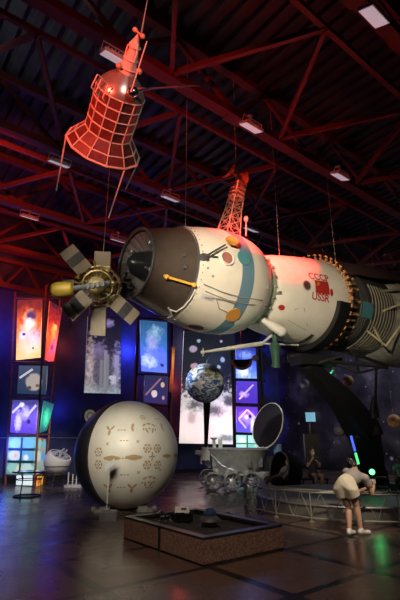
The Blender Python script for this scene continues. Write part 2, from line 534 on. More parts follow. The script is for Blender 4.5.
def patch(g, prof, s0, s1, a0, a1, off=.006, n=10, m=10):
    for o, fl in ((off, 1),):
        vs = [sp_(prof, s0+(s1-s0)*i/n, a0+(a1-a0)*j/m, o) for j in range(m+1) for i in range(n+1)]
        g.add(vs, [(j*(n+1)+i, j*(n+1)+i+1, (j+1)*(n+1)+i+1, (j+1)*(n+1)+i) for j in range(m) for i in range(n)])


def wrap(g, prof, text, size, s, ph, off=.008):
    vs, fs = glyphs(text, size); r = ri(prof, s)
    g.add([sp_(prof, s+x, ph+y/r, off) for x, y in vs], fs)


def orbital_paint():
    m = mat('orbital_paint', (.74, .70, .60), .38, var=.06, scale=3); nt = m.node_tree; b = nt.nodes['Principled BSDF']
    tc = nt.nodes.new('ShaderNodeTexCoord'); sp = nt.nodes.new('ShaderNodeSeparateXYZ'); nt.links.new(tc.outputs['Object'], sp.inputs[0])
    base = b.inputs['Base Color'].links[0].from_socket
    x = sp.outputs[0]
    band = mth(nt, 'MULTIPLY', mapr(nt, x, -.43, -.42), mapr(nt, x, -.11, -.12))
    col = mixc(nt, band, base, (.13, .25, .33))
    nt.links.new(col, b.inputs['Base Color']); return m


M['orb'] = orbital_paint()
M['desc'] = mat('capsule_paint', (.76, .72, .62), .36, var=.06, scale=3)
M['dock'] = mat('docking_paint', (.085, .066, .054), .34, .25, var=.12)
M['pleat'] = mat('pleated_fabric', (.10, .095, .10), .6)
M['sign_red'] = mat('sign_red', (.42, .025, .02), .5, var=.08)
M['porthole'] = mat('porthole_glass', (.09, .05, .045), .15, var=.05)
M['ochre'] = mat('ochre_disc', (.58, .27, .05), .5, var=.1)
M['teal'] = mat('teal_disc', (.08, .26, .30), .5, var=.1)
M['mint'] = mat('mint_ring', (.33, .40, .28), .45)
M['rib_dark'] = mat('radiator_dark', (.03, .028, .025), .5)
M['tube_grey'] = mat('radiator_tube', (.24, .23, .18), .45)
M['skirt_grey'] = mat('skirt_grey', (.27, .27, .23), .6, var=.3, scale=8, bump=.2)
M['strut'] = mat('strut_cream', (.62, .55, .33), .45)
M['bracket'] = mat('bracket_tan', (.40, .20, .08), .5)
M['cover'] = mat('insulation_dark', (.05, .026, .022), .55)
M['green_tube'] = mat('green_tube', (.03, .085, .05), .45)

sz = thing('spacecraft', 'huge white and grey lettered spacecraft hanging nose to the left across the hall', 'spacecraft', SM)
gs = lambda: G(SM)
gd = lambda: G(DMX)
# docking section
dk = gd().lathe([(r, s) for s, r in DOCK]+[(.86, -1.3), (.62, -2.12)], 64, LX, close=True).build('docking_section', M['dock'], sz, label='dark grey tapered front section')
g = gd()
for s, e in ((-2.12, .0), (-1.32, .008)): g.torus((0, 0, s), ri(DOCK, s)+e, .022, 64, 6, M=LX)
g.build('rim_ring', M['dark_grey'], dk)
vs = []; fs = []; n = 44
for k in range(n):
    a = 2*PI*k/n; z = .05 if k % 2 else 0
    vs += [LX @ V((.64*math.cos(a), .64*math.sin(a), -2.09+z*.3)), LX @ V((.30*math.cos(a), .30*math.sin(a), -1.86+z))]
for k in range(n): fs.append((2*k, 2*((k+1) % n), 2*((k+1) % n)+1, 2*k+1))
gd().add(vs, fs).build('pleated_cone', M['pleat'], dk, smooth=0)
gd().lathe([(.3, -1.85), (.29, -1.9), (.2, -2.14), (.09, -2.24), (.0, -2.25)], 32, LX).build('probe_cone', mat('probe_blue_grey', (.03, .033, .042), .25, .4), dk, label='dark glossy inner cone')
g = gd()
for a in (40, 130, 215, 330):
    p = V((-2.02, -.47*math.cos(R(a)), .47*math.sin(R(a)))); g = gd(); g.ball(p, .045); g.tube([p, p+V((-.12, 0, .02))], .02); g.build('latch_fitting', M['grey_steel'], dk)
s, a = find(DOCK, 165, 276); s2, a2 = find(DOCK, 192, 284)
p, q = sp_(DOCK, s, a, .07), sp_(DOCK, s2, a2, .07)
g = gd(); g.tube([p, q], .024, 10)
for e, (ss, aa) in ((p, (s, a)), (q, (s2, a2))):
    g.ball(e, .045); g.tube([e, sp_(DOCK, ss, aa, -.01)], .03)
g.build('handrail', M['yellow'], dk, label='orange yellow handrail')
g = gd()
for x, y in ((184, 255), (185, 267)):
    s, a = find(DOCK, x, y); gd().lathe([(.0, .02), (.035, .02), (.045, 0), (.045, -.01)], 16, ZF(sp_(DOCK, s, a), sn(DOCK, s, a))).build('fitting', M['dark_grey'], dk)
pts = []
for x, y in ((168, 306), (171, 311), (168, 316), (172, 314), (170, 308), (176, 310), (184, 305), (191, 297), (196, 291)):
    s, a = find(DOCK, x, y); pts.append(sp_(DOCK, s, a, .035))
gd().tube(pts, .016, 6).build('hose', M['white_paint'], dk, label='looped white hose')

# orbital section
ob = gs().lathe([(r, s) for s, r in ORB], 72, LX).build('orbital_section', M['orb'], sz, 60, label='cream white spherical section with a slate blue band')
s, a = find(ORB, 227, 258); P_ = ZF(sp_(ORB, s, a, .01), sn(ORB, s, a)); T_ = P_
g = G(SM @ P_); g.torus((0, 0, .0), .135, .022, 32, 8); pf = g.build('porthole', M['white_paint'], ob)
G(SM @ P_).lathe([(.13, -.015), (.13, .006), (0, .006)], 28).build('porthole_glass', mat('porthole_pink', (.38, .16, .12), .25), ob)
for nm, mt, x, y, rr, lb in (('ochre_disc', 'ochre', 233, 315, .155, 'round ochre disc low on the blue band'), ('teal_disc', 'teal', 243.5, 258, .145, 'teal disc on the blue band')):
    s, a = find(ORB, x, y); g = gs(); disc(g, ORB, s, a, rr, .02); g.build(nm, M[mt], ob, label=lb)
s, a = find(ORB, 202, 258); s2, a2 = find(ORB, 222, 248); s3, a3 = find(ORB, 229, 245)
g = gs(); g.tube([sp_(ORB, s, a, .02), sp_(ORB, s, a, .12), sp_(ORB, s2, a2, .1)], .018, 8); g.box(sp_(ORB, s, a, .05), (.12, .12, .1)); arm = g.build('antenna_arm', M['dark_grey'], ob)
g = gs(); g.lathe([(0, .02), (.08, .025), (.125, .05), (.13, .04), (.08, .0), (0, -.01)], 24, ZF(sp_(ORB, s3, a3, .08), sn(ORB, s3, a3)+V((-.2, 0, .1)))); g.build('antenna_dish', M['ochre'], ob, label='small ochre dish on a dark arm')
s, a = find(ORB, 217, 258); g = gs(); g.tube([sp_(ORB, s-.32, a, .04), sp_(ORB, s, a, .04)], .014, 6); g.build('pipe', M['green_tube'], ob)
for path in (((203, 284), (222, 292), (240, 297), (262, 300)), ((205, 291), (228, 300), (250, 304), (266, 306)), ((204, 297), (222, 299), (236, 304), (258, 308)), ((216, 299), (219, 308), (227, 312))):
    pts = []
    for x, y in path:
        s, a = find(ORB, x, y); pts.append(sp_(ORB, s, a, .02))
    gs().tube(pts, .011, 5).build('wire', M['cable'], ob)
s, a = find(ORB, 196, 327); g = gs(); disc(g, ORB, s, a, .16, .012, .12); g.build('hatch', M['dark_grey'], ob, label='dark oval hatch underneath')
s, a = find(ORB, 206, 297); g = gs(); patch(g, ORB, s-.1, s+.16, a-.05, a+.05, .012); g.build('access_panel', M['lamp_grey'], ob)
s, a = find(ORB, 236, 322); g = gs(); disc(g, ORB, s+.03, a, .06, .014); g.build('star_badge', M['white_paint'], ob)
rv0 = gs().ball(sp_(ORB, -1.25, 0, .006), .014, 6, 4).build('rivet', M['cable'], ob)
for i in range(1, 44):
    o = rv0.copy(); COL.objects.link(o); o.parent = ob; o.matrix_local = Matrix.Rotation(2*PI*i/44, 4, 'X')
# small fittings scattered on the near side
g = gs()
for x, y in ((213, 276), (262, 275), (268, 287), (208, 268)):
    s, a = find(ORB, x, y); gs().lathe([(0, .025), (.018, .02), (.025, 0), (.025, -.01)], 10, ZF(sp_(ORB, s, a), sn(ORB, s, a))).build('stud', M['cable'], ob)

# lattice mast and dishes on the orbital section
mast = bpy.data.objects.new('antenna_mast', None)
sB, aB = .12, R(84)
mb = SM @ sp_(ORB, sB, aB, -.04); mt_ = D(238.5, 186, (mb-V((0, 0, EYE))).dot(CF)+.28)
mid = mb.lerp(mt_, .55)
def sq(c, w, ax):
    F_ = ZF(c, ax, (CT, ST, 0)); return [F_ @ V((i*w, j*w, 0)) for i, j in ((-1, -1), (1, -1), (1, 1), (-1, 1))]
ax_ = mt_-mb
A0, A1, A2 = sq(mb, .2, ax_), sq(mid, .13, ax_), sq(mt_, .12, ax_)
g = G()
for k in range(4):
    g.tube([A0[k], A1[k], A2[k]], .014, 6)
    for lo, hi, n in ((A0, A1, 3), (A1, A2, 3)):
        l = (k+1) % 4
        for i in range(n):
            a0, b0 = lo[k].lerp(hi[k], i/n), lo[l].lerp(hi[l], i/n); a1, b1 = lo[k].lerp(hi[k], (i+1)/n), lo[l].lerp(hi[l], (i+1)/n)
            g.tube([a0, b1], .009, 5); g.tube([b0, a1], .009, 5); g.tube([a1, b1], .01, 5)
mast = g.build('antenna_mast', mat('mast_paint', (.24, .23, .16), .45), sz, label='square lattice mast rising from the orbital section')
g = G(); ft = ZF(mt_, ax_, (CT, ST, 0)); g.box((0, 0, .03), (.27, .27, .05), M=ft)
for i in (-1, 1):
    g.tube([ft @ V((i*.08, 0, .03)), ft @ V((i*.1, 0, .26))], .03)
for z in (-.3, -.2, -.1): 
    for i, j in ((-1, 0), (1, 0), (0, -1), (0, 1)): g.box((i*.12, j*.12, z), (.07+.1*abs(j), .07+.1*abs(i), .03), M=ft)
g.build('mast_head', mat('mast_head', (.62, .42, .3), .45), mast)
dm = mat('dish_orange', (.66, .30, .10), .5)
dd_ = (mt_-V((0, 0, EYE))).dot(CF)
for (x, y), zz, rr, lb in (((231, 172), V((-.75, -.55, .35)), .21, 'orange dish antenna turned to the left'), ((241, 177), V((.85, .25, .3)), .17, 'orange dish antenna turned to the right')):
    g = G(); c = D(x, y, dd_); f_ = ZF(c, zz)
    g.lathe([(0, 0), (.5*rr, .02), (.85*rr, .06), (rr, .1), (rr, .08), (.85*rr, .035), (.5*rr, -.01), (0, -.03)], 28, f_); g.tube([c, f_ @ V((0, 0, .14))], .008, 5); g.ball(f_ @ V((0, 0, .14)), .02)
    g.tube([c, mt_+ax_.normalized()*.2], .025, 6)
    g.build('dish', dm, mast, label=lb)

# neck, descent capsule
gs().lathe([(.5, .66), (.77, .68), (.80, .72), (.80, .84), (.77, .87), (.6, .88)], 56, LX).build('neck_ring', M['mint'], sz, label='pale green ring joining the two white sections')
for i in range(9):
    a = R(-75+i*16); gs().box(sp_([(0, .83), (2, .83)], .78, a), (.07, .04, .04)).build('clamp_block', M['cable'], sz)
de = gs().lathe([(.3, .8)]+[(r, s) for s, r in DESC]+[(1.1, 3.04), (.9, 3.05)], 72, LX).build('descent_capsule', M['desc'], sz, 60, label='white bell shaped capsule with red lettering')
s, a = find(DESC, 322.5, 287.3); r_ = ri(DESC, s)
g = gs(); patch(g, DESC, s-.22, s+.2, a-.15/r_, a+.15/r_, .008); g.build('red_flag', M['sign_red'], de, label='red flag rectangle between the letterings')
g = gs()
hs, ha = s-.14, a+.06
g.torus((0, 0, 0), .035, .006, 14, 5, M=ZF(sp_(DESC, hs, ha, .014), sn(DESC, hs, ha)), a0=-2.2, a1=1.6); g.tube([sp_(DESC, hs-.03, ha-.04, .014), sp_(DESC, hs+.02, ha+.02, .014)], .006, 5)
g.build('flag_emblem', M['yellow'], de)
s, a = find(DESC, 318.5, 277.4); g = gs(); wrap(g, DESC, 'CCCP', .235, s, a); g.build('lettering', M['sign_red'], de, 0, label='red letters spelling CCCP')
s, a = find(DESC, 320.5, 297.6); g = gs(); wrap(g, DESC, 'USSR', .235, s, a); g.build('lettering', M['sign_red'], de, 0, label='red letters spelling USSR')
s, a = find(DESC, 306.5, 285.5); P_ = ZF(sp_(DESC, s, a, .01), sn(DESC, s, a)); G(SM @ P_).torus((0, 0, 0), .105, .014, 28, 8).build('porthole', M['cable'], de); G(SM @ P_).lathe([(.1, -.012), (.1, .008), (0, .008)], 24).build('porthole_glass', M['porthole'], de)
for x, y, ra, rb in ((331.5, 292.5, .04, .085), (281.5, 307.5, .075, .06)):
    s, a = find(DESC, x, y); g = gs(); disc(g, DESC, s, a, ra, .012, rb); g.build('vent_cap', M['sign_red'], de, label='small red oval cap')
g = gs(); s, a = find(DESC, 279, 293); g.box(sp_(DESC, s, a, .02), (.07, .07, .07)); s, a = find(DESC, 277, 293); g.box(sp_(DESC, s, a, .03), (.05, .1, .05)); g.build('bracket_stub', M['cable'], de)
g = gs(); g.box((2.95, -1.15, 0), (.07, .09, .045)); g.tube([(2.95, -1.16, 0), (2.9, -1.24, 0)], .018, 6); g.box((2.9, -1.245, 0), (.04, .04, .075))
br = g.build('rim_bracket', M['bracket'], sz)
for i in range(1, 44):
    o = br.copy(); COL.objects.link(o); o.parent = sz; o.matrix_local = Matrix.Rotation(2*PI*i/44, 4, 'X')
gs().lathe([(1.10, 2.98), (1.145, 2.99), (1.145, 3.09), (1.08, 3.1)], 64, LX).build('rim_ring', M['bracket'], sz, label='tan clamping ring behind the lettered capsule')
s, a = find(DESC, 352, 302)
# thin crossed lines laid over the lower capsule
g = gs()
for path in (((262, 323), (296, 309), (345, 288)), ((288, 320), (306, 330)), ((304, 308), (307, 326))):
    pts = []
    for x, y in path:
        s, a = find(DESC, x, y); pts.append(sp_(DESC, s, a, .008))
    g.tube(pts, .008, 5)
g.build('thin_line', M['mint'], de)
g = gs()
for i in range(22):
    a = R(-128+i*3.0); g.box(sp_(DESC, 2.3, a, .0), (.1, .03, .05))
g.build('toothed_strip', M['rib_dark'], de)

# service section
gs().lathe([(.9, 3.05), (1.07, 3.08), (1.07, 3.75), (1.1, 3.8), (1.1, 5.15), (1.0, 5.2)], 64, LX).build('service_section', M['rib_dark'], sz, label='dark ribbed section behind the capsule')
g = gs()
for i in range(44):
    a = 2*PI*i/44; g.box(sp_([(0, 1.1), (9, 1.1)], 3.2+.05*(i % 3), a), (.2, .05, .06)); 
    if i % 2: g.ball(sp_([(0, 1.1), (9, 1.1)], 3.42, a), .045, 8, 6)
g.build('valve_row', mat('valve_brown', (.34, .2, .08), .45, .3), sz)
for i in range(4): gs().torus((0, 0, 3.5+.09*i), 1.1, .02, 64, 5, M=LX).build('hoop', M['rib_dark'], sz)
for i in range(9): gs().torus((0, 0, 4.0+.135*i), 1.115, .015, 56, 5, M=LX, a0=R(-175), a1=R(22)).build('radiator_tube', M['tube_grey'], sz)
gs().lathe([(1.08, 5.18), (1.15, 5.25), (1.28, 5.5), (1.36, 5.9), (1.38, 7.3), (1.34, 7.3)], 64, LX).build('tail_skirt', M['skirt_grey'], sz, label='flared grey tail skirt')
gs().lathe([(1.14, 3.3), (1.22, 3.5), (1.42, 5.2), (1.45, 7.3), (1.42, 7.3), (1.39, 5.2), (1.19, 3.52), (1.12, 3.32)], 40, LX, R(28), R(158), close=True).build('insulation_cover', M['cover'], sz, label='dark reddish curved cover over the tail')
pv = [(4.6, .02), (9, .02)]
g = gs(); PT = [(0, 1.13), (9, 1.13)]
s, a = find(PT[:1]+[(7.5, 1.13)], 367, 310); patch(g, PT, s-.22, s+.25, a-.17, a+.17, .012); g.build('teal_plate', M['teal'], sz, label='square teal plate')
for (x0, y0, d0), (x1, y1, d1) in (((357, 311.5, 10.75), (350, 334, 10.6)), ((350, 334, 10.6), (363, 329, 10.85)), ((363, 329, 10.85), (357, 311.5, 10.75)), ((354.5, 292, 10.75), (383, 345, 10.95)), ((356, 322, 10.7), (386, 346, 10.95)), ((358, 321, 10.7), (402, 303.5, 11.2)), ((386, 346, 10.95), (402, 324, 11.2))):
    G().tube([D(x0, y0, d0), D(x1, y1, d1)], .026, 8).build('antenna_strut', M['strut'], sz)
G().tube([D(361.5, 298, 11.2), D(374, 292, 11.2), D(404, 289, 11.5)], .035, 8).build('cover_pipe', M['tube_grey'], sz)
for (x, y, d0) in ((356, 322, 10.7), (386, 346, 10.95), (354.5, 292, 10.75)):
    c = D(x, y, d0); q = V((CT*0+.0, 0, 0)); a = (SM.inverted() @ c); tgt = SM @ V((a.x, a.y*.9+.02, a.z*.9)); G().tube([c, tgt], .02, 6).build('strut_foot', M['strut'], sz)

# things slung below the joint
g = G(); g.cap(D(263, 320, 9.1), D(281, 331, 9.2), .06, .12, 18); ps = g.build('periscope', M['white_paint'], sz, label='white periscope pod under the neck')
g = G(); g.tube([D(275, 322, 9.5), D(275, 342, 9.5), D(275, 346, 9.5), D(276, 361, 9.5), D(276, 367, 9.5)], [.05, .06, .13, .085, .1], 16); g.build('hanging_sight', M['green_tube'], sz, label='green tube hanging below the neck')
g = G()
for i in range(16):
    c = D(255+random.random()*12, 311+random.random()*12, 9.7+random.random()*.3); e = c+V((random.uniform(-.12, .12), random.uniform(-.1, .1), random.uniform(-.12, .16))); g.tube([c, e], random.uniform(.012, .03), 6)
    if i % 3 == 0: g.box(c, (.09, .09, .07))
g.build('joint_machinery', M['dark_grey'], sz)
g = G(); a, b, c = D(203, 352, 8.95), D(262, 343.5, 9.6), D(281, 328, 9.8)
g.tube([a, a.lerp(b, .1), a.lerp(b, .6), b], [.02, .028, .05, .05], 10); g.tube([b, c], .03, 8); g.ball(a, .05); g.tube([a-CU*.09, a+CU*.09], .014, 6); g.tube([b, D(298, 345, 9.9)], .02, 6)
g.build('antenna_boom', mat('boom_grey', (.5, .49, .44), .4), sz, label='long pale boom below the orbital section')
g = G(); g.tube([D(246, 236, 9.1), D(246, 222, 9.2)], .018, 6); g.ball(D(246, 219, 9.2), (.05, .05, .07)); g.build('stub_antenna', M['cable'], sz)
# suspension wires up to the trusses
for s in (-.9, .6, 2.0, 4.4):
    p = SM @ V((s, .05, ri(ORB+DESC+[(4, 1.1), (5, 1.1)], s)-.02)); G().tube([p, V((p.x, p.y, ZC))], .007, 5).build('suspension_wire', M['cable'], sz)

# ------------------------------------------------------------------ black support crane below the spacecraft
PLAT = .3
cr = thing('support_crane', 'tall black leaning crane arm propping the lettered capsule', 'crane', GZ(374, 486, PLAT))
bs = M['black_steel']
gs().lathe([(1.15, 2.45), (1.16, 2.8), (1.27, 2.8), (1.26, 2.45)], 36, LX, R(-125), R(-14), close=True).build('cradle', bs, cr, label='curved black cradle hugging the capsule')
top = SM @ V((2.6, -.25, -1.58)); el = D(363, 430, 11.35); ft = GZ(374, 487, PLAT)+V((0, 0, .004))
g = G(); g.bar(top+V((-.5, -.1, .06)), top+V((.55, .3, .1)), .5, .22); g.bar(D(283, 359, 10.4), D(303, 357, 10.6), .3, .2)
for i in range(3): g.box(D(286+7*i, 358-i, 10.25), (.09, .06, .08))
g.build('cradle_beam', bs, cr, 0)
g = G(); g.tube([top+V((-.25, 0, 0)), top.lerp(el, .5), el, el+V((.1, 0, -.25))], [.2, .33, .46, .44], 4); g.build('arm', bs, cr, 0)
g = G(); g.tube([el+V((.05, 0, .35)), el, ft.lerp(el, .5), ft+V((0, 0, .5)), ft+V((0, 0, .05))], [.24, .48, .44, .46, .52], 4); g.build('column', bs, cr, 0)
g = G(); g.box(ft+V((0, 0, .06)), (1.1, .9, .12)); g.build('foot', bs, cr, 0)
for (x0, y0), (x1, y1) in (((318, 363), (354, 352)), ((354, 352), (359, 373)), ((359, 373), (330, 361)), ((359, 373), (388, 366)), ((330, 361), (388, 368)), ((376, 368), (375, 414)), ((349, 352), (388, 366))):
    G().bar(D(x0, y0, 9.95), D(x1, y1, 10.05), .055).build('brace', bs, cr, 0)
G().tube([D(374, 398, 11.1), D(373, 416, 11.2)], [.06, .16], 10).build('piston', bs, cr)
bl = mat('blue_light', (.05, .1, 1), es=1.2, ecol=(.08, .15, 1)); gl = mat('green_light', (.1, 1, .3), es=1.3, ecol=(.1, 1, .3))  # emissive colours standing in for coloured light along the arm edge
G().tube([D(351, 436, 10.75), D(355, 451, 10.7)], .03, 8).build('blue_edge_glow', bl, cr, label='blue light on the crane edge, drawn as a glowing strip')
G().tube([D(355.5, 453, 10.7), D(358.5, 464, 10.65)], .03, 8).build('green_edge_glow', gl, cr, label='green light on the crane edge, drawn as a glowing strip')
G().tube([D(322, 381, 10.6), D(329, 376, 10.62), D(333, 370, 10.6)], .018, 8).build('green_cable_glint', mat('cable_glint', (.1, .7, .25), es=.6, ecol=(.1, 1, .3)), cr, label='green light reflected on a cable, drawn as a glowing rod')  # reflection of green light on a cable, modelled as an emissive rod

# ------------------------------------------------------------------ skirted satellite, top left
ax = V((.41, -.795, .44)); SB = D(104, 147, 7.0); QR = ZF(SB, ax, (0, 0, 1)); QM = QR @ Matrix.Diagonal((1, 1, .86, 1)); gq = lambda: G(QM)
sa = thing('skirted_satellite', 'red lit satellite with a flared skirt of solar panels, hung top left', 'satellite', QR)
M['cream_frame'] = mat('cream_frame', (.78, .66, .55), .4)
M['solar'] = mat('solar_brown', (.16, .05, .04), .35, var=.3, scale=14)
lv = [(0, .60), (.15, .50), (.33, .375), (.52, .37), (.71, .37), (.9, .37), (1.08, .37)]
NS = 12
gq().lathe([(0, .03), (.56, .02), (.47, .15), (.345, .33), (.34, 1.07), (0, 1.07)], NS).build('core', M['dark_grey'], sa, 0)
def rp(i, k): z, r = lv[i]; a = 2*PI*k/NS; return V((r*math.cos(a), r*math.sin(a), z))
for i in range(len(lv)-1):
    for k in range(NS):
        a, b, c, d = rp(i, k), rp(i, k+1), rp(i+1, k+1), rp(i+1, k); m = (a+b+c+d)/4
        g = gq(); g.panel([m+(p-m)*.86 for p in (a, b, c, d)], .012); g.build('solar_panel', M['solar'], sa, 0)
g = gq()
for i in range(len(lv)):
    for k in range(NS):
        g.tube([rp(i, k), rp(i, k+1)], .014 if i else .022, 6)
        if i < len(lv)-1: g.tube([rp(i, k), rp(i+1, k)], .011, 6)
g.build('panel_frame', M['cream_frame'], sa, label='pale frame bars between the panels')
g = gq()
for k in range(NS):
    for j in (.25, .5, .75): g.ball(rp(0, k).lerp(rp(0, k+1), j)+V((0, 0, -.01)), .016, 8, 6)
g.build('rim_lug', M['chrome'], sa)
gq().lathe([(.365, 1.08), (.36, 1.12), (.31, 1.22), (.24, 1.31), (.17, 1.38), (.13, 1.42)], 36).build('dome', mat('dome_silver', (.6, .5, .45), .28, .7), sa, label='shiny domed top')
g = gq(); g.lathe([(.13, 1.40), (.125, 1.48), (.1, 1.62), (.09, 1.63), (.07, 1.82), (.075, 1.83), (.06, 1.84), (.04, 1.98), (0, 1.99)], 20)
for z, r in ((1.5, .13), (1.64, .1), (1.84, .08)): g.torus((0, 0, z), r, .014, 20, 6)
tw = g.build('antenna_tower', mat('tower_paint', (.72, .6, .5), .4), sa)
KN = mat('knob_orange', (.7, .34, .22), .4)
for a, z in ((0, 1.52), (120, 1.5), (240, 1.54)):
    p = V((.17*math.cos(R(a)), .17*math.sin(R(a)), z)); g = gq(); g.ball(p, .045, 12, 8); g.tube([V((0, 0, z)), p], .02, 6); g.build('sensor_knob', KN, tw)
for a in (30, 210): 
    p = V((.09*math.cos(R(a)), .09*math.sin(R(a)), 2.05)); g = gq(); g.ball(p, .038, 12, 8); g.tube([V((0, 0, 2.0)), V((0, 0, 2.05)), p], .016, 6); g.build('sensor_knob', KN, tw)
g = gq()
for a in (60, 200, 320): g.tube([V((.1*math.cos(R(a)), .1*math.sin(R(a)), 1.62)), V((.1*math.cos(R(a)), .1*math.sin(R(a)), 1.8)), V((.02, 0, 2.02))], .012, 6)
g.build('tower_hoop', M['cream_frame'], tw)
pm = D(138, 45, 6.05); 
g = G(); g.tube([QM @ V((0, 0, 1.97)), D(141, 35, 5.95), D(148.5, -6, 5.75)], [.016, .012, .006], 6); g.build('mast_antenna', M['cable'], sa)
g = G(); q = QM @ V((0, -.25, 1.25)); g.tube([D(131, 92, 5.95), D(147, 41, 5.65)], [.012, .007], 6); g.build('rod_antenna', M['cream_frame'], sa)
g = G(); g.tube([D(136, 90, 6.1), D(150, 88.5, 6.1), D(200, 85.5, 5.9)], [.03, .014, .01], 8); g.ball(D(133, 92, 6.1), .08, 12, 8); g.build('side_boom', M['chrome'], sa, label='thin silver boom pointing right')
g = gq()
for k in range(3): a = R(100+20*k); g.tube([V((.36*math.cos(a), .36*math.sin(a), .95)), V((.44*math.cos(a), .44*math.sin(a), 1.02)), V((.4*math.cos(a), .4*math.sin(a), 1.25)), V((.3*math.cos(a), .3*math.sin(a), 1.2))], .011, 6)
g.build('side_loop', M['cream_frame'], sa)
vp = [(QM @ rp(0, k)) for k in range(NS)]
for (x, y), (x2, y2) in (((68, 140), (58, 195)), ((116, 168), (100, 217)), ((130, 165), (119, 189))):
    v0 = min(vp, key=lambda p: math.hypot(proj(p)[0]-x, proj(p)[1]-y)); d0 = (v0-V((0, 0, EYE))).dot(CF)
    px, py = proj(v0); G().tube([v0, D(px+x2-x, py+y2-y, d0+.25)], [.014, .01], 6).build('rod_antenna', M['white_paint'], sa)
for k in (2, 8): 
    p = QM @ rp(2, k); G().tube([p, V((p.x, p.y+.1, ZC))], .006, 5).build('suspension_wire', M['black_steel'], sa)

# ------------------------------------------------------------------ winged probe at the nose
O_ = D(99, 286, 7.6); WM = ZF(O_, -CF, (1, 0, 0)); gw = lambda: G(WM @ Matrix.Scale(.956, 4))
wp = thing('winged_probe', 'small gold probe with six beige paddles and a yellow pod, beside the nose', 'satellite', WM)
M['beige'] = mat('paddle_beige', (.36, .30, .22), .5, var=.08); M['cell'] = mat('paddle_cells', (.07, .065, .07), .35)
gold = mat('probe_gold', (.50, .40, .16), .35, .5, var=.3, scale=12)
b = gw().lathe([(0, -.35), (.26, -.33), (.3, -.1), (.22, .1), (.16, .16), (0, .17)], 28).build('body', gold, wp)
gw().ball((.02, .01, .24), .165).build('bulb', mat('bulb_cream', (.72, .60, .28), .3, .2), wp, label='round cream gold bulb')
g = gw()
for z, r in ((-.25, .36), (0, .37), (.12, .28)): g.torus((0, 0, z), r, .016, 32, 6)
for k in range(16):
    a = 2*PI*k/16; c, s = math.cos(a), math.sin(a); g.tube([V((.36*c, .36*s, -.25)), V((.37*math.cos(a+.3), .37*math.sin(a+.3), 0)), V((.28*c, .28*s, .12)), V((.17*c, .17*s, .16))], .011, 5)
g.build('ring_frame', gold, wp)
g = gw()
for k in range(26):
    g = gw(); a = random.random()*2*PI; r = random.uniform(.2, .4); p = V((r*math.cos(a), r*math.sin(a), random.uniform(-.2, .2)))
    if k % 3 == 0: g.ball(p, random.uniform(.03, .055), 10, 7)
    elif k % 3 == 1: g.box(p, [random.uniform(.04, .1) for _ in range(3)])
    else: g.tube([p, p+V((random.uniform(-.12, .12), random.uniform(-.12, .12), .06))], .018, 6)
    g.build('instrument', gold, wp)
for ang, r0, r1, w, z in ((131, .36, .90, .31, .05), (88, .3, .66, .30, -.2), (182, .5, .95, .29, -.12), (224, .26, .76, .34, .12), (268, .38, .92, .30, -.05), (319, .42, .92, .30, .14)):
    a = R(ang); f_ = Matrix.Translation((0, 0, z)) @ Matrix.Rotation(a, 4, 'Z') @ Matrix.Rotation(R(14), 4, 'X')
    g = gw(); g.box(((r0+r1)/2, 0, 0), (r1-r0, w, .022), M=f_); g.tube([f_ @ V((.2, 0, 0)), f_ @ V((r0+.02, 0, 0))], .018, 6); pd = g.build('paddle', M['beige'], wp, 0)
    if ang in (131, 224, 319):
        m0 = r0+(r1-r0)*.34; gw().box((m0+.09, 0, .014), (.17, w*.99, .008), M=f_).build('cell_strip', M['cell'], pd, 0, label='dark band of cells')
g = G(); g.tube([D(110, 283, 7.05), D(90, 286, 7.0), D(72, 289, 6.95)], [.05, .04, .05], 10)
for i in range(6): g.box(D(78+5*i, 288-.8*i, 6.98), (.05, .05, .09))
g.tube([D(100, 284, 7.0), WM @ V((0, 0, .3))], .03, 6); g.build('boom', M['dark_grey'], wp)
c = D(62, 290, 6.95); g = G(ZF(c, D(52, 290.5, 6.95)-D(72, 289, 6.95))); g.lathe([(0, -.2), (.05, -.19), (.1, -.16), (.135, -.08), (.135, .06), (.12, .13), (.07, .175), (0, .19)], 28); g.build('pod', mat('pod_yellow', (.42, .28, .03), .4), wp, label='yellow rounded pod on the boom')
p = WM @ V((0, .35, -.25)); G().tube([p, V((p.x, p.y, ZT+.1))], .006, 5).build('suspension_wire', M['cable'], wp)

# ------------------------------------------------------------------ white and black descent sphere
SC = D(127, 453, 10.6); SR = 1.25
vw = (SC-V((0, 0, EYE))).normalized(); rt = vw.cross(V((0, 0, 1))).normalized(); upv = rt.cross(vw)
nrm = (rt*.707-vw*.70+upv*.03).normalized(); BM = ZF(SC, nrm, (0, 0, 1)); gb = lambda: G(BM)
sp = thing('descent_sphere', 'big sphere, white ornamented front and black back, resting on the floor', 'space capsule', Matrix.Translation((SC.x, SC.y, 0)))
M['dome_white'] = mat('sphere_white', (.74, .70, .60), .42, var=.05, scale=4); M['dome_black'] = mat('sphere_black', (.02, .02, .022), .45)
gb().lathe([(SR*math.cos(R(t)), SR*math.sin(R(t))) for t in range(-1, 91, 4)]+[(0, SR)], 72).build('white_shell', M['dome_white'], sp, 60)
gb().lathe([(SR*1.0, .03), (SR*1.035, .02), (SR*1.035, -.12), (SR*1.01, -.14)]+[(SR*1.01*math.cos(R(t)), -SR*1.01*math.sin(R(t))) for t in range(8, 91, 6)]+[(0, -SR*1.01)], 72).build('black_shell', M['dome_black'], sp, 40)
M['ornament'] = mat('ornament_gold', (.46, .33, .17), .5, .2, var=.15, scale=30)


def sphere_hit(px, py):
    r = ray(px, py).normalized(); o = V((0, 0, EYE))-SC; b = o.dot(r); c = o.dot(o)-SR*SR; q = b*b-c
    return None if q < 0 else V((0, 0, EYE))+r*(-b-math.sqrt(q))


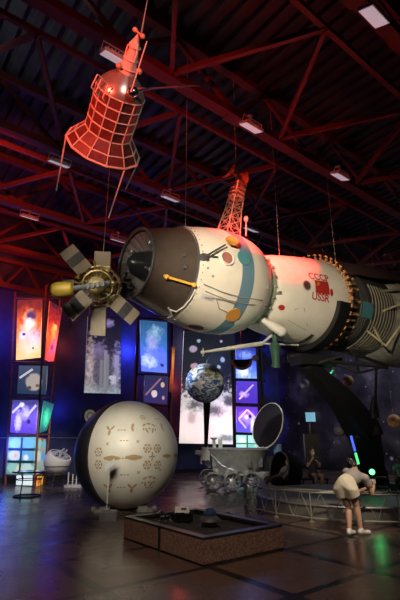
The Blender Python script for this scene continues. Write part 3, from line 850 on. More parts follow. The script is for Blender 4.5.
def motif(x, y, dabs, sc=1.0):
    p = sphere_hit(70+x/3.333, 395+y/3.333)
    if p is None: return
    n = (p-SC).normalized(); e1 = upv.cross(n).normalized()*-1; e1 = e1 if e1.dot(rt) > 0 else -e1; e2 = n.cross(e1); e2 = e2 if e2.dot(upv) > 0 else -e2
    g = G()
    for dx, dy, ra, rb, rot in dabs:
        vs = []; c0, s0 = math.cos(R(rot)), math.sin(R(rot))
        for k in range(-1, 12):
            a = 2*PI*k/12; qx, qy = (0, 0) if k < 0 else (ra*math.cos(a), rb*math.sin(a))
            q = p+(e1*(dx+qx*c0-qy*s0)+e2*(dy+qx*s0+qy*c0))*.0076*sc; vs.append(SC+(q-SC).normalized()*(SR+.004))
        g.add(vs, [(0, 1+k, 1+(k+1) % 12) for k in range(12)])
    g.build('gold_pattern', M['ornament'], sp, 0)


ros = [(11*math.cos(R(a)), 11*math.sin(R(a)), 5, 3, a+90) for a in range(0, 360, 60)]+[(4*math.cos(R(a)), 4*math.sin(R(a)), 2.4, 2.4, 0) for a in range(0, 360, 90)]
blob = [(dx, 0, 7, 6+2*math.cos(dx*.14), 0) for dx in range(-18, 19, 6)]
yy = [(0, -8, 4.5, 9, 0), (-7, 7, 3.6, 9, 40), (7, 7, 3.6, 9, -40)]
crown = [(-16, 12, 7, 3, 30), (0, 16, 8, 3, 0), (16, 12, 7, 3, -30), (-10, -6, 3, 9, 20), (10, -6, 3, 9, -20), (0, 0, 4, 3, 0), (-20, -2, 2.5, 5, 0), (20, -2, 2.5, 5, 0)]
dash = [(-9, 0, 4, 2, 0), (0, 0, 3, 2, 0), (9, 0, 4, 2, 0)]
ex = [(0, 0, 6, 1.6, 45), (0, 0, 6, 1.6, -45)]
for x, y in ((95, 190), (95, 232), (258, 178), (291, 178), (257, 233), (292, 233)): motif(x, y, ros, .95)
motif(274, 205, [(0, 0, 5, 4, 0), (-7, 0, 4, 2.5, 0), (7, 0, 4, 2.5, 0), (0, 8, 2.5, 5, 0), (0, -8, 2.5, 5, 0)])
for qx, qy, qa in ((254, 183, 45), (294, 183, -45), (254, 227, -45), (294, 227, 45)): motif(qx, qy, [(0, 0, 3.5, 2, qa)])
for x, y in ((139, 211), (213, 208), (323, 203), (352, 201)): motif(x, y, blob, 1.0 if x < 300 else .8)
for x, y in ((133, 117), (206, 310), (128, 310)): motif(x, y, yy)
for x, y in ((208, 108), (306, 106), (312, 302)): motif(x, y, [(0, -5, 3.5, 9, 12), (1, 6, 4, 8, -15)])
for x, y in ((265, 112), (262, 290)): motif(x, y, crown)
motif(243, 75, ros, .7); motif(290, 80, dash)
for x, y in ((172, 117), (180, 152), (182, 266), (170, 308), (176, 211), (262, 308)): motif(x, y, dash)
for x, y in ((125, 163), (226, 155), (228, 258), (300, 250)): motif(x, y, ex)
M['pale_stone'] = mat('pale_stone', (.2, .19, .17), .45)
g = G(); c = V((SC.x, SC.y, 0)); fx = Matrix.Translation(c) @ Matrix.Rotation(R(8), 4, 'Z')
for i in (-1, 1): g.box((i*.42, 0, .055), (.22, 1.2, .11), M=fx); g.box((i*.42, -.0, .12), (.12, .6, .1), M=fx)
g.box((0, .05, .03), (1.5, .5, .06), M=fx); g.build('cradle', M['pale_stone'], sp, 0, label='low grey cradle under the sphere')
for i in (-1, 1): G(fx).box((i*.5, -.35, .03), (.3, .42, .06)).build('cradle_foot', M['pale_stone'], sp, 0)

# sign in front of the sphere
b = GZ(106, 520); st = thing('caption_stand', 'slim white caption stand with a tilted card in front of the big sphere', 'sign stand', b)
g = G(); g.box(b+V((.06, 0, .08)), (.34, .3, .16)); g.box(b+V((.06, 0, .17)), (.26, .24, .02)); g.build('base', M['grey_steel'], st, 0)
G().tube([b+V((0, 0, .16)), b+V((0, 0, 1.03))], .014, 8).build('pole', M['white_paint'], st)
f_ = Matrix.Translation(b+V((.02, -.02, 1.05))) @ Matrix.Rotation(R(-12), 4, 'Z') @ Matrix.Rotation(R(-35), 4, 'Y') @ Matrix.Rotation(R(48), 4, 'X')
G(f_).box((0, 0, 0), (.24, .16, .012)).build('card', mat('card_white', (.8, .8, .8), .5, es=0), st, 0)

# ------------------------------------------------------------------ granite plinth with a bed of dark soil
def granite():
    m = mat('red_granite', (.29, .17, .13), .45, var=.55, scale=38, detail=6); return m
PU0, PU1, PV0, PV1, PH = 3.93, 5.47, 4.96, 7.10, .31
pl = thing('soil_plinth', 'low granite box filled with dark soil, in the foreground', 'plinth', UF @ Matrix.Translation(((PU0+PU1)/2, (PV0+PV1)/2, 0)))
M['granite'] = granite(); M['rim'] = mat('rim_black', (.03, .028, .027), .38)
gu = lambda: G(UF); t_ = .09
for a, c in ((PV0, 5.98), (6.07, PV1)):
    for u_ in (PU0+t_/2, PU1-t_/2): gu().box((u_, (a+c)/2, (PH-.03)/2+.015), (t_, c-a, PH-.03)).build('side_slab', M['granite'], pl, 0)
for v_ in (PV0+t_/2, PV1-t_/2):
    gu().box(((PU0+PU1)/2, v_, (PH-.03)/2+.015), (PU1-PU0-2*t_, t_-.004, PH-.03)).build('side_slab', M['granite'], pl, 0)
for u_ in (PU0+t_/2, PU1-t_/2): gu().box((u_, 6.025, PH/2), (t_-.02, .09, PH-.02)).build('joint_strip', M['rim'], pl, 0)
g = gu(); w_ = .13
for u_ in (PU0+w_/2, PU1-w_/2): g.box((u_, (PV0+PV1)/2, PH), (w_, PV1-PV0, .03))
for v_ in (PV0+w_/2, PV1-w_/2): g.box(((PU0+PU1)/2, v_, PH), (PU1-PU0-2*w_, w_, .03))
g.build('top_rim', M['rim'], pl, 0)
g = gu(); g.box(((PU0+PU1)/2, (PV0+PV1)/2, .008), (PU1-PU0-.02, PV1-PV0-.02, .016)); g.build('foot_strip', M['rim'], pl, 0)
nx, ny = 26, 36; vs = []; random.seed(3)
for j in range(ny+1):
    for i in range(nx+1): vs.append((PU0+t_+(PU1-PU0-2*t_)*i/nx, PV0+t_+(PV1-PV0-2*t_)*j/ny, .235+random.uniform(-.012, .014)+.02*math.sin(i*.5)*math.cos(j*.4)))
n0 = len(vs); vs += [(PU0+t_, PV0+t_, .02), (PU1-t_, PV0+t_, .02), (PU1-t_, PV1-t_, .02), (PU0+t_, PV1-t_, .02)]
gu().add(vs, [(j*(nx+1)+i, j*(nx+1)+i+1, (j+1)*(nx+1)+i+1, (j+1)*(nx+1)+i) for j in range(ny) for i in range(nx)]+[(n0, n0+3, n0+2, n0+1)]).build('soil_bed', mat('dark_soil', (.028, .024, .022), .9, var=.5, scale=20), pl, 30)
SZ = .268
p = GZ(182, 520, SZ); f_ = Matrix.Translation(p) @ Matrix.Rotation(TH, 4, 'Z')
t = thing('instrument_box', 'small black box with a white top plate on the soil bed', 'instrument', f_)
g = G(f_); g.box((0, 0, .05), (.3, .22, .12)); g.box((0, 0, .115), (.26, .18, .02)); g.build('case', M['black_steel'], t, 0)
ftl = f_ @ Matrix.Translation((0, 0, .135)) @ Matrix.Rotation(R(-38), 4, 'Z') @ Matrix.Rotation(R(28), 4, 'X'); g = G(ftl); g.box((.0, 0, .02), (.24, .16, .02)); tp = g.build('top_plate', M['white_paint'], t, 0)
g = G(ftl); g.box((.03, .01, .033), (.09, .05, .006)); g.build('display', M['dark_grey'], tp, 0)
p = GZ(210, 525, SZ); f_ = Matrix.Translation(p)
t = thing('domed_probe', 'dark probe model with a blue glossy dome on the soil bed', 'probe model', f_)
G(f_).ball((0, 0, .16), (.1, .1, .09), 24, 14).build('dome', mat('blue_dome', (.04, .07, .16), .12), t)
g = G(f_); g.lathe([(0, .03), (.14, .03), (.17, .06), (.15, .1), (.09, .14), (0, .14)], 24); g.build('body', M['dark_grey'], t)
for k in range(4):
    a = R(45+90*k); c, s = math.cos(a), math.sin(a); G(f_).tube([V((.12*c, .12*s, .07)), V((.18*c, .18*s, .09)), V((.21*c, .21*s, 0.01))], .012, 6).build('leg', M['dark_grey'], t)
p = GZ(165, 521, SZ); f_ = Matrix.Translation(p) @ Matrix.Rotation(R(60), 4, 'Z')
t = thing('lander_model', 'tiny silver lander model with a raised boom on the soil bed', 'probe model', f_)
g = G(f_); g.box((0, 0, .05), (.14, .1, .05)); g.build('body', M['chrome'], t, 0)
G(f_).tube([V((.03, 0, .07)), V((-.12, .02, .16)), V((-.2, .03, .13))], .012, 6).build('boom', M['chrome'], t)
for i in (-1, 1):
    for j in (-1, 1): G(f_).tube([V((i*.05, j*.04, .03)), V((i*.09, j*.08, -.005))], .009, 6).build('leg', M['grey_steel'], t)
p = GZ(228, 516, SZ); g = G(Matrix.Translation(p)); g.ball((0, 0, .02), (.07, .06, .045), 12, 8); tag(g.build('dark_stone', M['rim']), 'small dark stone behind the domed probe on the soil bed', 'stone')

# ------------------------------------------------------------------ moon rover
RM = FR((1.25, 15.6, 0), R(6)); gr = lambda: G(RM)
rv = thing('moon_rover', 'silver eight wheeled moon rover with its round lid swung open', 'rover', RM)
M['rover'] = mat('rover_silver', (.55, .54, .47), .4, .35, var=.2); M['cell_dark'] = mat('lid_cells', (.006, .006, .008), .7)
gr().lathe([(0, .5), (.52, .5), (.74, .56), (.82, .72), (.98, 1.1), (1.06, 1.2), (1.06, 1.26), (1.0, 1.28), (0, 1.28)], 48).build('tub', M['rover'], rv)
gr().torus((0, 0, 1.24), 1.07, .035, 48, 8).build('tub_rim', M['cable'], rv)
for a in (200, 240, 285, 320): c, s = math.cos(R(a)), math.sin(R(a)); gr().box((.88*c, .88*s, .85), (.12, .12, .3)).build('side_fitting', M['grey_steel'], rv, 0)
g = gr(); g.tube([(-.95, -.45, 1.1), (-.6, -.7, .75), (-.2, -.8, .6)], .03, 6); g.build('side_pipe', M['grey_steel'], rv)
lc = V((1.15, .1, 2.04)); a_ = V((.27, .1, .96)).normalized(); n_ = V((-.88, -.40, .25)); n_ = (n_-a_*n_.dot(a_)).normalized()
LM = RM @ ZF(lc, n_, a_); gl_ = lambda: G(LM)
ld = gl_().lathe([(0, -.03), (.78, -.03), (.80, 0), (.78, .012), (0, .012)], 48).build('lid', M['cell_dark'], rv, label='round black lined lid standing open')
gl_().torus((0, 0, 0), .80, .022, 48, 8).build('lid_rim', M['white_paint'], ld)
hp = LM @ V((-.8, 0, 0)); g = G(); g.bar(hp, RM @ V((.75, .1, 1.26)), .08); g.ball(hp, .07); g.build('hinge', M['grey_steel'], rv)
for s in (-1, 1):
    gr().bar((-1.05, s*.62, .5), (1.05, s*.62, .5), .1, .12).build('side_beam', M['rover'], rv, 0)
    for x in (-.92, -.31, .31, .92):
        wm = RM @ Matrix.Translation((x, s*.8, .285)) @ Matrix.Rotation(PI/2, 4, 'X')
        g = G(wm); 
        for z in (-.09, 0, .09): g.torus((0, 0, z), .255, .026, 28, 6)
        for k in range(20): a = 2*PI*k/20; g.box((0, 0, 0), (.02, .03, .2), M=Matrix.Rotation(a, 4, 'Z') @ Matrix.Translation((.268, 0, 0)))
        w = g.build('wheel', M['grey_steel'], rv)
        g = G(wm); g.lathe([(0, -.08), (.09, -.07), (.1, .05), (0, .09)], 16)
        for k in range(8): a = 2*PI*k/8; g.tube([V((.06*math.cos(a), .06*math.sin(a), 0)), V((.25*math.cos(a), .25*math.sin(a), 0))], .01, 5)
        g.build('hub', M['rover'], w)
        G(RM).tube([(x, s*.62, .5), (x+.05, s*.68, .4), (x, s*.72, .285)], .035, 6).build('suspension_arm', M['grey_steel'], rv)
random.seed(11)
for i in range(22):
    g = gr(); x = random.uniform(-.9, .9); p = V((x, -.66+random.uniform(-.08, .02), .42+random.random()*.22)); (g.box(p, (random.uniform(.06, .18), .08, random.uniform(.05, .14))) if i % 2 else g.tube([p, p+V((random.uniform(-.2, .2), -.03, random.uniform(-.1, .15)))], .018, 6))
    g.build('chassis_gear', M['rover'], rv, 0)
g = gr(); g.box((-1.12, -.25, 1.0), (.28, .34, .42)); g.box((-1.12, -.25, 1.26), (.2, .24, .14)); g.tube([(-.95, -.2, .7), (-1.12, -.25, .85)], .06, 8); hd = g.build('camera_head', M['white_paint'], rv, 0, label='white twin eyed camera head')
for x in (-1.19, -1.05): G(RM).lathe([(0, -.03), (.06, -.03), (.065, .1), (.045, .1), (.04, .02), (0, .02)], 18, ZF((x, -.43, .86), (0, -1, 0))).build('camera_eye', M['dark_grey'], hd)
g = gr(); g.tube([(-.8, -.35, 1.25), (-.83, -.36, 1.5)], .06, 10); g.lathe([(.02, 0), (.12, .1), (.13, .12), (0, .12)], 16, FR((-.83, -.36, 1.5))); g.box((-.62, -.42, 1.42), (.12, .1, .3)); g.build('horn_antenna', M['white_paint'], rv)
pa, pb = D(206, 446, 14.3), D(207, 400, 14.6); g = G(); g.tube([RM @ V((-1.08, -.22, 1.3)), pa, pa.lerp(pb, .5), pb], [.05, .06, .09, .13], 12); g.build('helix_mast', M['black_steel'], rv, label='dark tapered mast widening upwards')
g = gr(); g.box((-1.35, -.3, 1.15), (.2, .16, .12)); g.tube([(-1.3, -.3, 1.1), (-1.2, -.3, 1.0)], .04, 6); g.build('side_sensor', M['rover'], rv, 0)

# cabinet and drum to the right of the rover
cb = V((AT(274.5, 440, 15.95).x, 15.95, 0)); t = thing('control_cabinet', 'black cabinet standing between the rover and the round chair', 'cabinet', cb)
G().box(cb+V((0, 0, .5)), (.58, .5, 1.0)).build('body', M['black_steel'], t, 0); G().box(cb+V((0, -.255, .7)), (.42, .015, .3)).build('front_panel', M['dark_grey'], t, 0)
c = cb+V((.09, -.02, 1.0)); t = thing('blue_drum', 'light blue drum on top of the black cabinet', 'drum', c)
G().lathe([(0, 0), (.13, 0), (.135, .02), (.135, .38), (.12, .4), (0, .4)], 24, Matrix.Translation(c)).build('body', mat('drum_blue', (.16, .34, .62), .4), t); G().torus(c+V((0, 0, .39)), .13, .012, 24, 6).build('rim', M['lamp_grey'], t)
# round pod chair
PC = V((AT(283, 466, 14.15).x, 14.15, .64)); CM = ZF(PC, (-.92, -.36, .14), (0, 0, 1)) @ Matrix.Scale(.74, 4)
ch = thing('pod_chair', 'black round pod chair holding the reclining visitor', 'chair', V((PC.x, PC.y, 0)))
N_ = [(.78*math.sin(R(t)), -.78*math.cos(R(t))) for t in range(0, 106, 7)]
G(CM).lathe(N_+[(.71*math.sin(R(t)), -.71*math.cos(R(t))) for t in range(105, -1, -7)], 40).build('shell', M['matte_black'], ch)
G(CM).torus((0, 0, .2), .735, .03, 40, 8).build('rim', M['dark_grey'], ch)
g = G(); g.lathe([(0, 0), (.42, 0), (.42, .03), (.08, .05), (.1, .08), (0, .08)], 32, Matrix.Translation((PC.x, PC.y, 0))); g.build('base', M['black_steel'], ch)
g = G(CM); g.ball((-.3, 0, -.28), (.28, .5, .2), 20, 12); g.build('cushion', M['dark_grey'], ch)

# ------------------------------------------------------------------ round platform and lattice barrier
PCX, PCY, PR = 3.62, 11.55, 2.22
t = thing('round_platform', 'low round grey platform carrying the black crane', 'platform', (PCX, PCY, 0))
G().lathe([(0, 0), (PR, 0), (PR, PLAT-.03), (PR-.03, PLAT), (0, PLAT)], 72, Matrix.Translation((PCX, PCY, 0))).build('deck', mat('platform_grey', (.17, .165, .155), .5), t, 40)
G().torus((PCX, PCY, PLAT-.035), PR-.005, .03, 72, 6).build('edge_trim', M['grey_steel'], t)
fb = thing('lattice_barrier', 'low grey lattice barrier ringing the round platform', 'barrier', (PCX, PCY, 0))
M['barrier'] = mat('barrier_grey', (.38, .37, .32), .45, .4)
BR, BH = PR+.3, .54; an = [R(160+i*19) for i in range(13)]
pts = [V((PCX+BR*math.cos(a), PCY+BR*math.sin(a), 0)) for a in an]
pin = [V((PCX+(BR-.26)*math.cos(a), PCY+(BR-.26)*math.sin(a), 0)) for a in an]
zz = lambda p, z: V((p.x, p.y, z))
for i, p in enumerate(pts):
    g = G(); g.tube([zz(p, 0), zz(p, BH)], .016, 6); g.box(zz(p, .01), (.09, .09, .02)); g.build('post', M['barrier'], fb)
for i in range(len(pts)-1):
    p, q = pts[i], pts[i+1]
    for z in (.07, BH): G().tube([zz(p, z), zz(q, z)], .015, 6).build('rail', M['barrier'], fb)
    m = (p+q)/2
    for k in range(2):
        a, b = p.lerp(q, k/2), p.lerp(q, (k+1)/2); c = a.lerp(b, .5)
        g = G(); g.tube([zz(a, .07), zz(c, BH), zz(b, .07)], .009, 5); g.build('diagonal', M['barrier'], fb)
    G().tube([zz(pin[i], BH+.02), zz(pin[i+1], BH+.02)], .013, 6).build('inner_rail', M['barrier'], fb)
    G().tube([zz(p, BH), zz(pin[i+1], BH+.02)], .009, 5).build('cross_tie', M['barrier'], fb)
t = thing('stage_light', 'glowing green stage light on the platform beside the bending woman', 'stage light', D(372, 472, 10.4))
c = D(372, 472, 10.4); f_ = ZF(c, V((0, 0, EYE))-c)
G(f_).lathe([(0, -.2), (.07, -.19), (.085, 0), (.08, .0), (.0, -.02)], 24).build('housing', M['black_steel'], t)
G(f_).ball((0, 0, -.0), (.065, .065, .03), 20, 10).build('lens', mat('green_lens', (.2, 1, .4), es=4, ecol=(.12, 1, .25)), t)
g = G(); 
for k in range(3): a = R(90+120*k); g.tube([c+V((0, .06, -.08)), V((c.x+.2*math.cos(a), c.y+.06+.2*math.sin(a), PLAT+.016))], .012, 6)
g.build('tripod', M['black_steel'], t)
p = GZ(379, 492, PLAT)+V((0, 0, .003)); t = thing('metal_rack', 'low metal rack of two boards right of the green stage light', 'rack', p)
for z in (.12, .34): G().box(p+V((0, 0, z)), (.46, .22, .025)).build('board', mat('rack_tan', (.35, .28, .2), .4, .3), t, 0)
for i in (-1, 1):
    for j in (-1, 1): G().box(p+V((i*.21, j*.09, .18)), (.025, .025, .36)).build('leg', M['dark_grey'], t, 0)

# screen on a tall stand
p = V((AT(311, 440, 16.2).x, 16.2, 0)); t = thing('screen_stand', 'tall dark stand topped by a small pale blue screen', 'screen', p)
c = AT(310.5, 417, 16.1); G().box(c, (.34, .03, .32)).build('screen', mat('screen_blue', (.2, .45, .6), es=.55, ecol=(.3, .7, .95)), t, 0)
g = G(); g.tube([p, V((p.x, p.y, c.z-.15))], .06, 8); g.box((p.x, p.y, 1.3), (.5, .2, .9)); g.lathe([(0, 0), (.3, 0), (.28, .04), (0, .05)], 24, Matrix.Translation(p)); g.build('stand', M['black_steel'], t, 0)

# ------------------------------------------------------------------ hanging globe, bowl, planets
gc = D(205, 383, 12.4); t = thing('earth_globe', 'hanging earth globe with swirling white clouds', 'globe', gc)


def earth():
    m = bpy.data.materials.new('earth'); m.use_nodes = True; nt = m.node_tree; b = nt.nodes['Principled BSDF']; tc = nt.nodes.new('ShaderNodeTexCoord')
    n1 = nt.nodes.new('ShaderNodeTexNoise'); n1.inputs['Scale'].default_value = 2.6; n1.inputs['Detail'].default_value = 7; nt.links.new(tc.outputs['Object'], n1.inputs['Vector'])
    n2 = nt.nodes.new('ShaderNodeTexNoise'); n2.inputs['Scale'].default_value = 3.4; n2.inputs['Detail'].default_value = 8; n2.inputs['Distortion'].default_value = 2.6
    mp = nt.nodes.new('ShaderNodeMapping'); mp.inputs['Scale'].default_value = (1, 1, 1.9); nt.links.new(tc.outputs['Object'], mp.inputs[0]); nt.links.new(mp.outputs[0], n2.inputs['Vector'])
    sp = nt.nodes.new('ShaderNodeSeparateXYZ'); nt.links.new(tc.outputs['Object'], sp.inputs[0])
    land = mapr(nt, mth(nt, 'MULTIPLY_ADD', sp.outputs[2], .25, n1.outputs['Fac']), .56, .6)
    col = mixc(nt, land, (.03, .10, .26), (.20, .20, .10)); col = mixc(nt, mapr(nt, n2.outputs['Fac'], .45, .62), col, (.72, .74, .76))
    nt.links.new(col, b.inputs['Base Color']); b.inputs['Roughness'].default_value = .4; return m


G().ball(gc, .56, 40, 24).build('ball', earth(), t)
G().tube([gc+V((.02, 0, .55)), AT(223, 330, gc.y+.1), AT(236, 290, gc.y+.4), V((3.3, 14.6, ZC))], .009, 5).build('hanging_wire', M['cable'], t)
c = D(242, 366, 13.2); t = thing('bowl_antenna', 'small black bowl with an orange rim hanging in front of the blue panels', 'antenna', c)
bw = ZF(c+V((0, 0, .2)), (-.1, -1, .12), (1, 0, 0))
G(bw).lathe([(.33, -.02), (.33, .02), (.255, .02), (.24, -.1), (.25, -.2), (.30, -.12)], 36, None, PI, 2*PI, close=True).build('bowl', mat('bowl_orange', (.62, .24, .10), .4), t)
G(bw).lathe([(.25, -.0), (.26, -.1), (.2, -.2), (0, -.25), (0, .0)], 32, None, PI*.99, 2.01*PI, close=True).build('inner_face', M['black_steel'], t)
g = G(); g.ball(c+V((.42, 0, .24)), .1, 16, 10); g.tube([c+V((.25, 0, .2)), c+V((.42, 0, .24))], .03, 6); g.build('side_ball', M['white_paint'], t)
G().tube([c+V((0, .1, .2)), V((c.x, c.y+.1, ZC))], .008, 5).build('hanging_wire', M['cable'], t)
for (x, y), rr, d0, cc, nm in (((348, 381), .2, 16.5, (.62, .35, .13), 'orange planet ball hanging before the starry mural'), ((304.5, 384), .17, 16.5, (.45, .5, .6), 'pale blue planet ball left of the orange one'), ((340, 430), .2, 15.5, (.12, .12, .14), 'dark grey planet ball low beside the crane column'), ((394, 421), .23, 16, (.5, .26, .1), 'orange planet ball near the right edge of the picture')):
    c = D(x, y, d0); t = thing('model_planet', nm, 'planet model', c, 'planet balls before the starry mural')
    G().ball(c, rr*1.05, 24, 14).build('ball', mat('planet_'+nm.split()[0], cc, .6, var=.35, scale=4), t); G().tube([c+V((0, 0, rr)), V((c.x, c.y, ZC))], .006, 5).build('hanging_wire', M['cable'], t)

# ------------------------------------------------------------------ picture towers and banners along the blue wall
M['tower_red'] = mat('tower_red', (.28, .09, .06), .45)
tw_ = thing('picture_tower', 'three sided tower of lit pictures at far left, orange picture at the top', 'display tower', V((AT(30, 487, 16.4).x, 16.5, 0)))
YL, YC_, YR = 17.0, 16.2, 17.0
def pn(name, par, cs, art_m, t=.03, lab=None):
    return G().panel(cs, t).build(name, [art_m], par, 0, lab)
LC = lambda x, y: AT(x, y, YL+(YC_-YL)*min(1, max(0, (x-5)/38)))
def foot(P, Q): # extend the line P-Q down to the floor
    return Q
for (x0, y0), (x1, y1), Y in (((5, 487), (15.5, 292), YL), ((34, 489), (46.5, 285), YC_), ((45, 485), (61, 290), YR)):
    q = GZ(x0, y0) ; q = V((AT(x0, y0, Y).x, Y, 0)); G().tube([q, AT(x1, y1, Y)], .042, 8).build('post', M['tower_red'], tw_)
for y in (298, 362, 397, 434.5, 475):
    xl, xc, xr = 5+(487-y)*.054, 34+(489-y)*.0613, 45+(485-y)*.082
    g = G(); g.tube([AT(xl, y, YL), AT(xc, y+.5, YC_)], .035, 6); g.tube([AT(xc, y+.5, YC_), AT(xr, y, YR)], .035, 6); g.build('crossbar', M['tower_red'], tw_)
A_ = lambda x, y, Y: AT(x, y, Y)
pn('picture', tw_, [A_(16, 360, 16.95), A_(40, 357.5, 16.3), A_(42, 299, 16.3), A_(17.5, 300, 16.95)], art('art_orange', [(0, (1, .62, .18)), (.25, (1, .45, .06)), (.55, (.85, .16, .02)), (.85, (.25, .03, .02)), (1, (.12, .02, .02))],
   [(.6, .18, .45, .22, (1, .80, .42), .9), (.5, .55, .3, .22, (1, .72, .25), .7), (.58, .72, .22, .09, (.10, .04, .10), .4), (.52, .60, .2, .1, (1, .9, .65), .5), (.25, .40, .16, .07, (.9, .8, .55), .4), (.3, .42, .09, .03, (.1, .06, .05), .3), (.7, .17, .05, .02, (.1, .06, .03), .2)], 4, 1.15, 2.2, .32), lab='orange planet surface picture')
pn('picture', tw_, [A_(45, 359.5, 16.3), A_(53.5, 363, 16.95), A_(62.5, 308, 16.95), A_(50, 301, 16.3)], art('art_red', [(0, (.75, .05, .02)), (.4, (1, .12, .03)), (.7, (.4, .02, .02)), (1, (.05, .01, .02))], [(.5, .5, .25, .12, (1, .35, .08), .8), (.55, .25, .2, .06, (.2, .02, .02), .5), (.6, .6, .2, .05, (1, .5, .1), .6)], 4, 1.5, 3, .35), lab='red nebula side picture')
pn('picture', tw_, [A_(17, 393.5, 16.85), A_(45.5, 394.5, 16.12), A_(47.5, 366, 16.12), A_(19, 365.5, 16.85)], art('art_probe', [(0, (.03, .06, .12)), (.5, (.05, .07, .12)), (1, (.08, .11, .16))], [(.58, .42, .3, .32, (.55, .47, .38), .15), (.42, .22, .08, .07, (.12, .08, .06), .2), (.7, .3, .07, .06, (.2, .15, .1), .2)], 5, .75, 1, .1, bars=[(.05, .55, .5, .88, (.8, .75, .68))]), lab='picture of a probe with a panel wing')
pn('picture', tw_, [A_(10, 432.5, 16.9), A_(35.5, 434, 16.15), A_(38, 400, 16.15), A_(12.5, 400, 16.9)], art('art_purple', [(0, (.10, .05, .5)), (.5, (.2, .12, .85)), (1, (.05, .05, .2))], [(.3, .35, .13, .3, (.8, .7, 1), .6), (.55, .6, .16, .2, (.7, .6, 1), .6), (.4, .85, .1, .08, (1, .95, 1), .5), (.7, .35, .08, .07, (.05, .03, .2), .3)], 9, 1.1, 1.2, .35, bars=[(.03, .6, .4, .9, (.75, .72, .9)), (.6, .5, .95, .85, (.7, .7, .9))]), lab='violet picture of spacecraft')
pn('picture', tw_, [A_(40, 433, 16.25), A_(47, 430.5, 16.95), A_(54, 404, 16.95), A_(44, 400.5, 16.25)], art('art_green', [(0, (.02, .10, .10)), (.5, (.02, .35, .25)), (1, (.02, .08, .12))], [(.5, .45, .3, .28, (.1, .9, .5), .8)], 3, 1.2, 1.5, .2), lab='green lit side picture')
mos = [(.25, .83, .24, .15, (.35, .75, .6), .25), (.75, .83, .24, .15, (.2, .6, .8), .25), (.25, .5, .24, .15, (.7, .85, .7), .25), (.75, .5, .24, .15, (.15, .45, .75), .25), (.25, .17, .24, .15, (.3, .6, .4), .3), (.75, .17, .24, .15, (.5, .7, .6), .3), (.3, .5, .08, .07, (.85, .5, .4), .5), (.7, .45, .1, .08, (.85, .95, 1), .5), (.45, .15, .1, .1, (.8, .7, .4), .5)]
bb = [(.0, .665, 1, .665, (.01, .03, .03)), (.0, .335, 1, .335, (.01, .03, .03)), (.5, 0, .5, 1, (.01, .03, .03))]
pn('picture', tw_, [A_(6, 474, 16.95), A_(33, 475, 16.2), A_(36, 437, 16.2), A_(9, 437, 16.95)], art('art_mosaic', [(0, (.1, .3, .3)), (1, (.2, .5, .6))], mos, 14, .75, 1.2, .4, bars=bb), lab='teal grid of six small pictures')
pn('picture', tw_, [A_(35, 475, 16.3), A_(44, 472, 16.95), A_(46.5, 439, 16.95), A_(38, 437, 16.3)], art('art_mosaic_side', [(0, (.3, .4, .35)), (.5, (.5, .6, .55)), (1, (.4, .1, .08))], mos[:4], 6, .5, 2, .3), lab='dim side picture of small images')
pn('caption_board', tw_, [A_(16, 485, 16.5), A_(31.5, 485.5, 16.2), A_(32, 475.5, 16.2), A_(16.5, 475.5, 16.5)], art('art_caption', [(0, (.6, .75, .75)), (1, (.75, .85, .9))], [], 4, .9, 1, .1), lab='white lower board')
pn('caption_board', tw_, [A_(37, 486, 16.4), A_(42.5, 484.5, 16.8), A_(43.5, 475, 16.8), A_(38, 476, 16.4)], art('art_yellow', [(0, (.9, .5, .05)), (1, (.9, .6, .1))], [(.3, .5, .3, .5, (.7, .1, .03), .4)], 4, .7, 1, .1), lab='yellow and red lower board')

W_ = lambda x, y, v=17.3: WV(x, y, v)
def hang(par, x, y, v, zt=ZC-.3):
    p = W_(x, y, v); G().tube([p, V((p.x, p.y, zt))], .009, 5).build('hanging_wire', M['cable'], par)
t = thing('rocket_banner', 'tall dark banner with pale rocket shapes, hung behind the winged probe', 'banner', W_(103, 394, 18.0))
pn('print', t, [W_(84, 393, 18), W_(120.5, 394, 18), W_(121, 318, 18), W_(88, 316, 18)], art('art_rockets', [(0, (.5, .6, .62)), (.14, (.10, .10, .14)), (.5, (.035, .03, .06)), (1, (.012, .012, .03))],
   [(.12, .32, .15, .36, (.7, .6, .62), .9), (.88, .36, .12, .25, (.55, .5, .7), .9), (.5, .3, .2, .3, (.25, .22, .3), .9), (.8, .2, .16, .03, (.85, .85, .95), .3), (.8, .16, .1, .06, (.7, .7, .85), .5), (.65, .92, .12, .06, (.35, .3, .65), .6), (.35, .55, .2, .1, (.3, .25, .5), .9)], 9, .6, 2.2, .16, bars=[(.44, .06, .45, .42, (.3, .3, .34)), (.55, .05, .56, .55, (.36, .36, .4)), (.62, .05, .63, .5, (.3, .3, .34)), (.9, .15, .91, .5, (.4, .4, .55))]))
G().tube([W_(84, 393.5, 17.98), W_(121, 394.5, 17.98)], .03, 6).build('hanging_rail', M['black_steel'], t); G().tube([W_(88, 316, 17.98), W_(121, 318, 17.98)], .03, 6).build('hanging_rail', M['black_steel'], t)
hang(t, 89, 316, 17.97); hang(t, 120, 318, 17.97)

